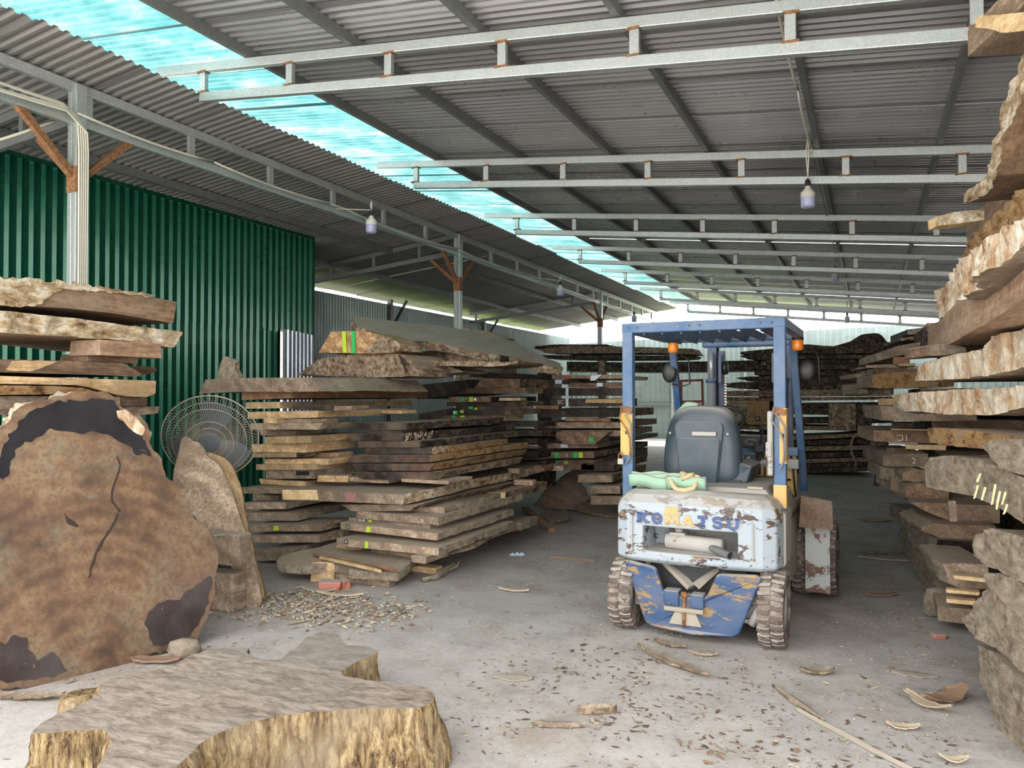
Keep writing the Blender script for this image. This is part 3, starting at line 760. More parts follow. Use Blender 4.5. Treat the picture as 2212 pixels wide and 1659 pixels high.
def bootprint(u, v):
    mb = MB()
    for i in range(9):
        a = onZ(u + i * 5.2, v + 9 * math.sin(i * .3) - i * .4, TZ + .001); mb.box(a, (.006, .055 * math.sin(.5 + i * .28), .0012), (0, 0, .5))
    return mb

# left stack behind the disc: long faces towards the aisle
L1 = ((1, 0, 0), (-4.75, 0, 0))
def lface(label, t, b, mat, bm=None, off=0, W=1.25, **kw):
    return faceslab(label, t, b, ((1, 0, 0), (-4.75 + off, 0, 0)), W, mat, bm, group='slabs of the left stack', **kw)
o = lface('brown thick slab on top of the left stack', [(-60, 593), (0, 598), (150, 612), (300, 635), (382, 652)], [(-60, 652), (0, 657), (140, 663), (243, 675), (374, 698)], 'warm_wood', seed=1, warp=.01)
patch(o, 'bark_edge', [(-40, 596), (60, 603), (170, 613), (240, 624), (333, 637), (328, 643), (240, 633), (180, 628), (130, 625), (95, 648), (70, 664), (-40, 656)], (1, 0, 0), (-4.75, 0, 0), M['bark_pale'], off=.02, jag=.02, seed=3)
lface('bark-edged slab under the top slab of the left stack', [(-60, 664), (0, 670), (135, 684), (250, 700), (391, 717)], [(-60, 713), (0, 718), (150, 727), (250, 734), (374, 751)], 'warm_wood', 'bark_pale', off=.03, amp=.03, seed=2, wob=.03)
Yb = onX(180, 750, -4.85).y
block('brown spacer block under the bark-edged slab, left stack', 150, 215, 736, 767, Yb, .5, 'warm_wood', name='spacer_block')
block('short spacer block below the brown one, left stack', 128, 188, 766, 781, Yb + .02, .4, 'brown_wood', name='spacer_block')
o = lface('grey-brown slab with pale heartwood patch, left stack', [(-60, 772), (0, 776), (135, 779), (270, 785), (290, 798), (305, 808)], [(-60, 803), (0, 804), (150, 808), (240, 811), (300, 814), (306, 813)], 'brown_wood', off=0, seed=3, wob=.02)
patch(o, 'heartwood_patch', [(12, 800), (25, 780), (60, 779), (125, 780), (90, 794), (65, 802)], (1, 0, 0), (-4.75, 0, 0), M['tan_wood'], off=.004, jag=.004)
lface('round log end jutting behind the left stack', [(200, 787), (320, 791), (338, 796)], [(200, 806), (325, 808), (338, 803)], 'brown_wood', off=-.35, W=.5, seed=4)
lface('tan slab with rounded end, left stack', [(-60, 809), (0, 812), (230, 819), (325, 822), (337, 823)], [(-60, 828), (0, 829), (175, 832), (265, 856), (325, 858), (336, 850)], 'tan_wood', off=.02, seed=5, wob=.02)
lface('orange-streaked slab just above the round disc', [(-60, 831), (0, 832), (125, 834), (180, 838)], [(-60, 852), (0, 853), (150, 851), (240, 856)], 'stripe_wood', 'bark_orange', off=.05, seed=6, amp=.012)
lface('grey rough slab half hidden by the round disc', [(-60, 854), (0, 856), (150, 856), (260, 857)], [(-60, 884), (0, 884), (120, 886), (260, 884)], 'grey_wood', 'bark_dusty', off=.0, seed=7)
lface('brown board behind the top of the round disc', [(150, 858), (268, 858), (318, 860)], [(150, 878), (268, 877), (318, 876)], 'brown_wood', off=-.08, seed=8)
lface('splintered board end beside the fan', [(150, 880), (280, 879), (343, 878)], [(150, 899), (280, 899), (341, 893)], 'grey_wood', 'bark_brown', off=-.12, amp=.03, seed=9)
lface('dark lower slab hidden behind the round disc', [(-60, 925), (60, 930), (300, 930)], [(-60, 1060), (60, 1060), (300, 1060)], 'brown_wood', off=-.1, seed=10)
lface('dark bottom slab hidden behind the round disc', [(-60, 1090), (60, 1090), (300, 1085)], [(-60, 1330), (60, 1310), (300, 1245)], 'brown_wood', off=-.1, seed=11)

# planks leaning by the fan
LNn = V((.50, -.80, .17)).normalized()
q0 = onZ(545, 1312, 0)
outslab('leaning_plank', 'grey pointed plank leaning in front of the fan', [(397, 941), (410, 944), (420, 957), (428, 950), (440, 972), (452, 990), (470, 999), (478, 1012), (500, 1060), (517, 1110), (530, 1150), (545, 1205), (560, 1260), (566, 1308), (545, 1314), (510, 1308), (492, 1300), (500, 1265), (510, 1240), (470, 1180), (430, 1130), (390, 1075), (372, 1040), (376, 1010), (386, 980), (391, 950)], LNn, q0, .045, M['grey_wood'], M['bark_pale'], cat='plank', amp=.006, rows=3, rimname='live_edge', seed=5)
q1 = onZ(560, 1305, 0) + V((-.12, .18, 0))
outslab('leaning_plank', 'brown plank with orange edge leaning behind the grey one', [(440, 975), (462, 980), (482, 988), (498, 1000), (512, 1030), (524, 1070), (534, 1130), (545, 1180), (560, 1240), (576, 1298), (560, 1304), (540, 1300), (500, 1150), (470, 1050)], LNn, q1, .05, M['tan_wood'], M['bark_orange'], cat='plank', amp=.008, rows=3, rimname='live_edge', seed=6)
block('grey square block wedged between disc and leaning plank', 420, 512, 1148, 1226, 4.12, .12, 'grey_wood', .1)
block('grey lower block between disc and leaning plank', 405, 498, 1229, 1318, 4.08, .14, 'grey_wood', .1, floor=True)
mb = MB(); a = onY(462, 1157, 4.1); b = onY(487, 1155, 4.1); mb.tube([a, b], .006, 8); top('steel_rod', mb, M['galv'], label='thin bright steel rod poking out beside the disc', cat='rod')

# wire-cage fan
def fan():
    c = onY(455, 945, 4.95); R = .375
    ax = (_eye - c); ax.z = 0; ax.normalize(); ax = (ax + V((0, 0, -.42)) + V((-_rt.x, -_rt.y, 0)) * .12).normalized()
    zq = ax.to_track_quat('Z', 'Y').to_matrix().to_4x4(); T = Matrix.Translation(c) @ zq @ Matrix.Scale(1.07, 4)
    e = empty('pedestal_fan', (c.x, c.y, 0), label='dusty wire-cage fan standing before the green wall', cat='fan')
    prof = [(.085, .098), (.13, .096), (.2, .088), (.28, .068), (.34, .035), (.372, .0)]
    back = [(.372, 0), (.35, -.05), (.28, -.09), (.18, -.105), (.10, -.11)]
    mb = MB()
    for k in range(104):
        a = 2 * PI * k / 104; mb.tube([T @ V((r * math.cos(a + .35 * (r - .08)), r * math.sin(a + .35 * (r - .08)), z)) for r, z in prof], .0014, 4, False)
    tag(part('front_guard_wires', mb, M['fanwire'], e, True), kind='stuff')
    mb = MB()
    for k in range(72):
        a = 2 * PI * k / 72; mb.tube([T @ V((r * math.cos(a), r * math.sin(a), z)) for r, z in back], .0014, 4, False)
    tag(part('rear_guard_wires', mb, M['fanwire'], e, True), kind='stuff')
    for r, z, w in ((.374, 0, .006), (.33, .042, .0028), (.285, .067, .0028), (.185, .091, .003), (.13, .096, .0025)):
        mb = MB(); mb.tube([T @ V((r * math.cos(2 * PI * k / 48), r * math.sin(2 * PI * k / 48), z)) for k in range(49)], w, 6, False); part('guard_ring', mb, M['fanwire'], e, True)
    mb = MB(); mb.lathe([(.001, .10), (.02, .104), (.03, .098), (.05, .104), (.06, .100), (.082, .102), (.09, .094), (.085, .09), (.001, .09)], 28, T); part('hub_cap', mb, M['fanhub'], e, True)
    for k in range(3):
        a0 = 2 * PI * k / 3 + 1.35; mb = MB(); g = []
        for i in range(9):
            r = .06 + (.27) * i / 8; w = .30 + .42 * math.sin(PI * (i + 1) / 10)
            for j in range(6): a = a0 + (j / 5 - .5) * w * 1.5; g.append(T @ V((r * math.cos(a), r * math.sin(a), .03 - .07 * (j / 5 - .5))))
        mb.add(g, [(i * 6 + j, i * 6 + j + 1, i * 6 + j + 7, i * 6 + j + 6) for i in range(8) for j in range(5)]); part('blade', mb, M['fanblade'], e, True, fix=False)
    mb = MB(); mb.lathe([(.001, -.30), (.06, -.29), (.085, -.24), (.085, -.12), (.05, -.10), (.04, .05), (.001, .05)], 24, T); part('motor', mb, M['fanhub'], e, True)
    m = T @ V((0, 0, -.2))
    mb = MB(); mb.tube([(m.x, m.y, .06), (m.x, m.y, m.z)], .022, 12); part('pole', mb, M['galv_dark'], e, True)
    mb = MB(); mb.lathe([(.001, .0), (.24, .0), (.25, .02), (.1, .05), (.04, .09), (.001, .09)], 28, Matrix.Translation((m.x, m.y, 0))); part('base', mb, M['black'], e, True)
M['fanwire'] = flat('dusty_chrome_wire', (.50, .44, .36), .45, .3)
M['fanblade'] = flat('grey_fan_blade', (.10, .125, .14), .4)
M['fanhub'] = flat('dark_fan_hub', (.13, .145, .155), .45)
fan()
# ---------------------------------------------------------------- tan stack behind the fan (its ends face the camera)
M['magenta_stain'] = flat('faded_magenta_stain', (.27, .13, .125), .8)
PT = 'tan stack beside the fan'
G1 = 'slabs of the tan stack'
c1 = [ # label, uL, uC, uR, vT, vB, Y, material, bark, keywords
 ('long grey slab jutting left on top of the tan stack', 430, 700, 925, 813, 843, 5.75, 'grey_wood', 'bark_brown', dict(tl=6, bev=(14, 30), warp=.03)),
 ('reddish-brown plank, second from top of the tan stack', 522, 632, 925, 843, 860, 5.9, 'red_wood', None, dict(tl=4)),
 ('tan plank under the reddish one, tan stack', 531, 605, 887, 868, 882, 5.95, 'tan_wood', None, dict(tl=1)),
 ('tan plank resting on a square block, tan stack', 535, 687, 880, 887, 902, 5.9, 'tan_wood', None, dict(tl=3)),
 ('grey chamfered slab under the square block, tan stack', 541, 697, 775, 914, 928, 5.9, 'grey_wood', 'bark_dusty', dict(bev=(0, -9), bark='r')),
 ('short pale plank jutting forward, mid-height of the tan stack', 573, 672, 796, 942, 957, 5.75, 'tan_wood', None, dict(tl=2, shrink=.05)),
 ('thick square-ended plank under the jutting one, tan stack', 545, 664, 766, 958, 977, 5.85, 'tan_wood', None, dict(tl=2)),
 ('thin curved board below the thick plank, tan stack', 545, 640, 720, 977, 988, 5.85, 'tan_wood', 'bark_brown', dict(amp=.01)),
 ('short tan board at mid-height right, tan stack', 640, 730, 760, 978, 990, 6.2, 'tan_wood', None, {}),
 ('brown board over the yellowish one, tan stack', 572, 710, 770, 991, 1004, 5.95, 'tan_wood', None, {}),
 ('yellowish board near the bottom of the tan stack', 553, 685, 768, 1003, 1015, 5.9, 'tan_wood', None, {}),
 ('grey board with a splintered corner, tan stack', 575, 682, 760, 1015, 1034, 5.95, 'grey_wood', 'bark_dusty', dict(amp=.03)),
 ('wide dusty slab, top of the grey lower stack', 522, 609, 748, 1053, 1066, 5.85, 'grey_wood', 'bark_dusty', dict(amp=.01)),
 ('second dusty slab of the grey lower stack', 528, 617, 745, 1085, 1100, 5.9, 'grey_wood', 'bark_dusty', dict(amp=.008)),
 ('third dusty slab of the grey lower stack', 530, 642, 772, 1108, 1125, 5.85, 'grey_wood', 'bark_dusty', dict(amp=.008)),
 ('fourth slab of the grey lower stack, fibrous right edge', 540, 692, 760, 1133, 1148, 5.75, 'grey_wood', 'bark_brown', dict(amp=.03)),
 ('fifth slab of the grey lower stack, frayed right edge', 545, 692, 762, 1156, 1172, 5.75, 'grey_wood', 'bark_brown', dict(amp=.035)),
 ('bottom slab of the grey lower stack, near the leaning planks', 552, 625, 740, 1187, 1209, 5.6, 'grey_wood', 'bark_dusty', dict(tl=4)),
]
for i, (lb, uL, uC, uR, vT, vB, Y, m, b, kw) in enumerate(c1):
    o = endslab(lb, uL, uC, uR, vT, vB, Y, m, b, seed=20 + i, group=G1 if vT < 1040 else 'slabs of the grey lower stack', **kw)
    if i == 15: mark(o, 'paint_mark', 592, 602, 1136, 1146, 5.745, 'paint_lime')
    if i == 11: mark(o, 'paint_mark', 640, 668, 1018, 1027, 5.945, 'wax')
for (uL, uR, vT, vB, Y, lb, m) in [(630, 715, 875, 886, 5.9, 'dark spacer block under the tan plank, tan stack', 'dark_wood'), (715, 758, 877, 887, 5.95, 'grey spacer block right of the dark one, tan stack', 'grey_wood'),
        (570, 598, 902, 915, 5.85, 'square-ended spacer block, left side of the tan stack', 'tan_wood'), (600, 690, 903, 915, 5.95, 'long spacer block beside the square one, tan stack', 'grey_wood'),
        (822, 868, 886, 894, 6.9, 'small pale spacer under the right end, tan stack', 'tan_wood')]:
    block(lb, uL, uR, vT, vB, Y, .3, m, name='spacer_block')
for (uL, uR, vT, vB, Y, lb) in [(560, 640, 928, 943, 6.1, 'dark spacer board above the jutting plank, tan stack'), (560, 660, 1034, 1052, 6.0, 'splintered spacer board on the dusty slab, tan stack'), (545, 600, 1066, 1086, 6.1, 'spacer under the wide dusty slab, grey lower stack'), (548, 610, 1100, 1109, 6.1, 'spacer under the second dusty slab, grey lower stack')]:
    block(lb, uL, uR, vT, vB, Y, .4, 'tan_wood' if 'splint' in lb else 'grey_wood', name='spacer_block')
block('small cut chunk with pale end, on the dusty slab', 686, 742, 1026, 1043, 5.9, .15, 'tan_wood', .3)
# pieces lying on top of the tan stack
outslab('wood_offcut', 'pointed triangular offcut standing on the long grey slab', [(469, 822), (473, 800), (478, 780), (487, 768), (498, 776), (508, 783), (506, 797), (514, 808), (518, 822)], (0, -1, 0), (0, 5.95, 0), .06, M['bark_dusty'], M['bark_brown'], cat='offcut', rows=2, seed=3)
def log(label, top_px, bot_px, Y, D, mat, bmat, **kw):
    return faceslab(label, top_px, bot_px, ((0, -1, 0), (0, Y, 0)), D, mat, bmat, **kw)
o = log('pale half-log with a yellow and a green paint stripe', [(715, 716), (760, 715), (800, 717), (840, 728), (866, 745)], [(688, 762), (760, 763), (800, 764), (840, 762), (862, 757)], 6.8, .45, 'stripe_wood', 'bark_pale', bark='r', name='half_log', cat='half log', amp=.03, seed=60)
mark(o, 'paint_stripe', 739, 747, 716, 762, 6.79, 'paint_lime', 2, label='yellow-green spray stripe'); mark(o, 'paint_stripe', 759, 767, 715.5, 763, 6.79, 'paint_green', 1, label='green spray stripe')
patch(o, 'bark_edge', [(812, 722), (842, 728), (866, 745), (862, 757), (835, 762), (788, 763), (800, 748), (815, 735)], (0, -1, 0), (0, 6.8, 0), M['bark_brown'], off=.012, jag=.02)
o = log('rough bark half-log with a dark knot hole', [(660, 795), (690, 775), (760, 765), (830, 764), (868, 764), (890, 780), (900, 797)], [(644, 811), (700, 812), (790, 815), (850, 815), (880, 812), (903, 812)], 6.9, .8, 'grey_wood', 'bark_brown', bark='flr', name='half_log', cat='half log', amp=.05, seed=61)
patch(o, 'knot_hole', [(862, 766), (866, 780), (872, 795), (880, 810), (876, 792), (882, 785), (870, 772)], (0, -1, 0), (0, 6.84, 0), M['crack'], jag=.012)
o = log('dark half-log lying behind the knot-hole log', [(868, 765), (930, 757), (1000, 752), (1080, 768)], [(868, 780), (930, 782), (1000, 783), (1080, 785)], 7.95, .6, 'dark_wood', 'bark_brown', name='half_log', cat='half log', amp=.04, seed=62)
log('brown slab under the big tilted slab, right of the knot-hole log', [(888, 777), (940, 779), (1040, 782), (1100, 782), (1118, 780)], [(888, 785), (930, 790), (1040, 792), (1080, 791), (1118, 786)], 7.3, .7, 'brown_wood', 'bark_brown', seed=63, amp=.015)
log('short bark slab under the brown one, above the dark stack', [(900, 795), (935, 790), (975, 793), (1000, 802)], [(890, 806), (930, 808), (975, 806), (1000, 804)], 7.6, .6, 'grey_wood', 'bark_dusty', seed=64)
# the big slab tilted over everything
P1, P2, P3 = onY(760, 690, 7.35), onY(1214, 795, 8.6), onY(1000, 712, 9.2)
tn = (P2 - P1).cross(P3 - P1).normalized()
if tn.z < 0: tn = -tn
outslab('wood_slab', 'big grey slab tilted across the top of the middle stacks', [(758, 683), (790, 685), (860, 695), (940, 702), (1000, 712), (1060, 724), (1110, 738), (1160, 765), (1212, 786), (1216, 796), (1195, 794), (1150, 782), (1100, 772), (1040, 762), (980, 748), (920, 738), (880, 735), (850, 728), (805, 716), (775, 706)], tn, P1, .085, M['grey_wood'], M['bark_brown'], amp=.03, rows=4, seed=9, step=.035)
log('far bark log peeking over the tilted slab', [(985, 712), (1010, 709), (1050, 715), (1085, 728)], [(985, 835), (1010, 835), (1050, 835), (1085, 835)], 10.5, .5, 'grey_wood', 'bark_dusty', bark='flr', name='half_log', cat='half log', amp=.05, seed=65)

# ---------------------------------------------------------------- dark glossy stack in the middle and the dusty slabs under it
GB = 'dark slabs of the middle stack'
bl = [('topmost dark glossy slab of the middle stack', 768, 878, 1089, 914, 929, 6.15, {}),
 ('second dark glossy slab, golden bark spot at its corner', 757, 872, 1115, 937, 952, 6.1, {}),
 ('third dark glossy slab of the middle stack', 774, 908, 1118, 953, 967, 6.1, {}),
 ('fourth dark slab with pale bark at its corner', 789, 932, 1100, 968, 981, 6.1, {}),
 ('fifth dark slab, pointed left end, middle stack', 750, 928, 1138, 984, 999, 6.0, dict(bev=(10, 0))),
 ('sixth dark slab with orange edge, middle stack', 760, 938, 1138, 1002, 1017, 5.98, dict(bev=(-12, -10))),
 ('lowest dark slab of the middle stack', 765, 945, 1130, 1020, 1036, 5.96, dict(bev=(-18, -8)))]
for i, (lb, uL, uC, uR, vT, vB, Y, kw) in enumerate(bl):
    bm = ['bark_dark', 'bark_dark', 'bark_dark', 'bark_orange', 'bark_orange', 'bark_orange', 'bark_brown'][i]
    o = endslab(lb, uL, uC, uR, vT, vB, Y, 'black_wood', bm, seed=80 + i, group=GB, amp=.016, **kw)
    if i in (1, 3):
        u0 = 872 if i == 1 else 932
        X = onY(u0, vT, Y).x
        mb = MB(); L = .5
        for q in range(55):
            mb.box((X + .008, Y + .02 + L * random.random(), onY(u0, vT, Y).z - random.random() * (onY(u0, vT, Y).z - onY(u0, vB, Y).z)), (.010, .028, .012), (random.random(), 0, random.random() * .6))
        tag(part('bark_flakes', mb, M['bark_pale'], o), kind='stuff')
for (uL, uR, vT, vB, Y, lb) in [(745, 838, 1030, 1045, 6.0, 'pale spacer board under the dark stack, left one'), (866, 968, 1034, 1047, 5.95, 'pale spacer board under the dark stack, middle one'), (1098, 1121, 1012, 1023, 7.6, 'pale spacer board under the dark stack, far right one'), (800, 870, 929, 937, 6.3, 'thin spacer under the topmost dark slab'), (1110, 1150, 1036, 1050, 7.7, 'pale spacer below the broad dusty slab, right side')]:
    block(lb, uL, uR, vT, vB, Y, .45 if uL < 1000 else .12, 'grey_wood', name='spacer_block')
GD = 'dusty slabs under the dark stack'
o = endslab('broad pale-edged dusty slab carrying the dark stack', 609, 872, 1171, 1068, 1090, 5.62, 'grey_wood', 'bark_pale', tl=-11, seed=90, group=GD, amp=.018, wob=.10, bark='r')
mark(o, 'pale_sapwood', 609.5, 685, 1058, 1079.5, 5.618, 'pale_wood', 3)
mark(o, 'paint_mark', 748, 770, 1064, 1083, 5.618, 'magenta_stain', -3)
o = endslab('short plank end jutting right below the broad dusty slab', 1000, 1092, 1180, 1063, 1082, 7.1, 'tan_wood', 'bark_brown', seed=91, group=GD)
endslab('curved bark slab under the broad dusty slab', 735, 905, 1115, 1090, 1104, 5.75, 'grey_wood', 'bark_brown', seed=92, group=GD, bev=(-25, -20), amp=.03, bark='r', wob=.12)
endslab('plain dusty slab above the one tagged 53', 800, 960, 1110, 1096, 1112, 5.95, 'grey_wood', 'bark_dusty', seed=93, group=GD)
o = endslab('dusty slab tagged 53 at its right corner', 771, 946, 1132, 1118, 1134, 5.72, 'grey_wood', 'bark_dusty', tl=-14, seed=94, group=GD, amp=.03)
chalk(o, '53', 912, 1125, 5.72, .032)
o = endslab('dusty slab with lime and blue paint marks', 753, 930, 1120, 1131, 1147, 5.78, 'grey_wood', 'bark_dusty', tl=-12, seed=95, group=GD, amp=.03)
mark(o, 'paint_mark', 796, 804, 1123, 1133, 5.775, 'paint_lime', -2); mark(o, 'paint_mark', 776, 780, 1121, 1131, 5.775, 'paint_white'); mark(o, 'paint_mark', 783, 787, 1122, 1132, 5.775, 'paint_white')
o = endslab('dusty slab with lime stripe, upper of the two black-tagged ones', 735, 946, 1110, 1153, 1168, 5.62, 'grey_wood', 'bark_dusty', tl=-25, seed=96, group=GD, amp=.025)
mark(o, 'number_tag', 748, 756, 1133, 1142, 5.618, 'tagblack'); chalk(o, '13', 752, 1137.5, 5.617, .028); mark(o, 'paint_stripe', 792, 800, 1138, 1150, 5.618, 'paint_lime', -1)
endslab('wedge of slab with a lime mark between the two black-tagged slabs', 800, 940, 1100, 1164, 1178, 5.85, 'grey_wood', 'bark_dusty', tl=-10, seed=97, group=GD, bev=(-30, 0))
o = endslab('dusty slab with lime stripe, lower of the two black-tagged ones', 728, 948, 1112, 1184, 1200, 5.5, 'grey_wood', 'bark_dusty', tl=-21, seed=98, group=GD, amp=.03)
mark(o, 'number_tag', 744, 752, 1166, 1175, 5.498, 'tagblack'); chalk(o, '45', 748, 1170.5, 5.497, .028); mark(o, 'paint_stripe', 789, 796, 1170, 1184, 5.498, 'paint_lime', -1)
endslab('rough slab on the floor under the tagged slabs', 800, 952, 1158, 1196, 1207, 5.75, 'grey_wood', 'bark_brown', tl=-8, seed=99, group=GD, amp=.04, wob=.1)
endslab('last dusty slab end poking out at the lower right', 1040, 1125, 1160, 1128, 1146, 7.3, 'grey_wood', 'bark_dusty', seed=100, group=GD)

block('pale squared spacer under the dusty stack, on the floor', 872, 942, 1220, 1238, 5.35, .12, 'pale_wood', name='spacer_block', floor=True)
block('rounded grey spacer on top of the pale squared one', 888, 921, 1200, 1219, 5.4, .35, 'grey_wood', name='spacer_block')
# slab lying on the floor in front of the stack
bz = .15
base_slab = outslab('wood_slab', 'dusty flat slab on the floor before the tagged slabs', [(597, 1213), (605, 1202), (640, 1191), (690, 1182), (728, 1170), (760, 1166), (830, 1172), (899, 1200), (886, 1216), (872, 1228), (860, 1238), (800, 1234), (758, 1232), (745, 1222), (715, 1217), (690, 1220), (660, 1224), (636, 1222), (618, 1220)], (0.02, -.05, 1), onZ(858, 1236, bz), .07, M['grey_wood'], M['bark_dusty'], amp=.012, rows=3, seed=12, step=.03)
block('grey post offcut leaning against the floor slab', 672, 712, 1212, 1258, 4.85, .10, 'tan_wood', .4, floor=True)
block('hidden spacer log under the dusty floor slab', 700, 840, 1232, 1262, 5.4, .1, 'grey_wood', name='spacer_block', floor=True)
for (a, b_, w, lb, m) in [((681, 1196), (842, 1227), .07, 'brown splinter plank lying on the floor slab', 'red_wood'), ((693, 1204), (806, 1229), .035, 'thin orange stick beside the splinter plank', 'pale_wood')]:
    pa, pb = onZ(*a, bz + .05), onZ(*b_, bz + .045); mb = MB(); mb.bar(pa, pb, w, .025)
    mb.v[5] = mb.v[5] + (pb - pa).normalized() * .12; mb.v[6] = mb.v[6] + (pb - pa).normalized() * .12
    top('wood_strip', mb, M[m], label=lb, cat='wood strip', bev=.003)
mb = MB(); c = onZ(755, 1186, bz + .03); rr = random.Random(4)
for i in range(60): mb.bar(c + V((rr.uniform(-.13, .13), rr.uniform(-.05, .05), rr.uniform(-.01, .04))), c + V((rr.uniform(-.15, .17), rr.uniform(-.05, .05), rr.uniform(-.01, .03))), .012, .004)
top('straw_clump', mb, M['pale_wood'], label='clump of pale bark fibres on the floor slab', cat='fibre clump', kind='stuff')
M['brick'] = paint('broken_red_brick', (.46, .14, .09), (.42, .37, .32), (.32, .24, .2), .56, 6, .4, .9)
for (u, v, s, r, lb) in [(714, 1262, (.17, .11, .075), .5, 'broken red brick lying before the floor slab'), (742, 1258, (.10, .075, .07), -.3, 'smaller brick lump beside the broken red brick'), (2027, 1367, (.07, .05, .035), .6, 'red brick fragment on the floor by the right stack')]:
    c = onZ(u, v + 12, 0); mb = MB(); mb.box((c.x, c.y, s[2] / 2), s, (0.05, .04, r)); rr = random.Random(int(u)); mb.v = [p + V((rr.uniform(-.012, .012), rr.uniform(-.012, .012), 0)) for p in mb.v]
    top('brick_fragment', mb, M['brick'], label=lb, cat='brick', bev=.006)

# ---------------------------------------------------------------- dark stack behind (green and yellow spray marks)
GDk = 'slabs of the marked dark stack'
dl = [('dark slab with a pale cut end, top of the marked stack', 1015, 1140, 1190, 808, 818, 9.1, 'dark_wood', 'bark_dark', dict(tl=-4)),
 ('brown double-thick slab under the dark top, marked stack', 1025, 1122, 1193, 818, 838, 8.9, 'brown_wood', 'bark_brown', dict(bev=(14, 0))),
 ('brown lower half of the double slab, marked stack', 1000, 1135, 1170, 838, 850, 8.8, 'brown_wood', 'bark_brown', dict(bev=(10, 0))),
 ('dark slab with green and yellow stripes and white tag', 970, 1060, 1160, 857, 868, 8.7, 'brown_wood', 'bark_dark', {}),
 ('rough dark slab under the white-tagged one, marked stack', 965, 1095, 1185, 869, 878, 8.8, 'dark_wood', 'bark_brown', {}),
 ('dark slab with faint green marks, marked stack', 985, 1110, 1150, 878, 886, 8.7, 'dark_wood', 'bark_brown', {}),
 ('dark slab with a white tag on green paint, marked stack', 965, 1090, 1170, 886, 897, 8.6, 'dark_wood', 'bark_brown', {}),
 ('lowest marked slab, green and lime stripes, dark glossy stack below', 955, 1065, 1130, 898, 909, 8.4, 'brown_wood', 'bark_pale', {}),
 ('dark board behind the right edge of the glossy stack', 1060, 1160, 1200, 912, 922, 9.0, 'dark_wood', 'bark_dark', {}),
 ('dark board two below, behind the glossy stack', 1060, 1172, 1210, 930, 942, 9.0, 'dark_wood', 'bark_dark', {}),
 ('dark lower board behind the glossy stack', 1040, 1150, 1200, 948, 962, 9.0, 'dark_wood', 'bark_dark', {}),
 ('dark board near the floor behind the glossy stack', 1040, 1160, 1200, 975, 992, 9.0, 'dark_wood', 'bark_dark', {}),
 ('thick dark bottom slab behind the glossy stack', 1030, 1160, 1200, 1000, 1060, 9.0, 'dark_wood', 'bark_dark', {}),
 ('sloping black slab at the left of the marked stack', 900, 1010, 1100, 820, 850, 9.3, 'dark_wood', 'bark_dark', dict(tl=12)),
 ('black slab sloping down left below the marked stripes', 905, 985, 1050, 880, 905, 8.9, 'dark_wood', 'bark_dark', dict(tl=14))]
for i, (lb, uL, uC, uR, vT, vB, Y, m, b, kw) in enumerate(dl):
    o = endslab(lb, uL, uC, uR, vT, vB, Y, m, b, seed=110 + i, group=GDk, **kw)
    e = Y - .003
    if i == 3: mark(o, 'paint_stripe', 997, 1003, 857, 868, e, 'paint_green'); mark(o, 'paint_stripe', 1014, 1022, 857, 868, e, 'paint_lime'); mark(o, 'number_tag', 1024, 1029, 860, 865, e, 'tagwhite')
    if i == 5: mark(o, 'paint_mark', 1012, 1022, 878, 884, e, 'paint_green'); mark(o, 'paint_mark', 1025, 1031, 881, 885, e, 'paint_lime')
    if i == 6: mark(o, 'paint_mark', 979, 989, 887, 896, e, 'paint_green'); mark(o, 'paint_mark', 994, 1002, 886, 892, e, 'paint_lime'); mark(o, 'number_tag', 979.5, 983.5, 888.5, 893, e - .001, 'tagwhite')
    if i == 7: mark(o, 'paint_stripe', 976, 984, 898, 909, e, 'paint_green'); mark(o, 'paint_stripe', 994, 1004, 898, 909, e, 'paint_lime')
block('pale spacer strip on the rough dark slab, marked stack', 1077, 1123, 859, 866, 8.65, .2, 'tan_wood', name='spacer_block')

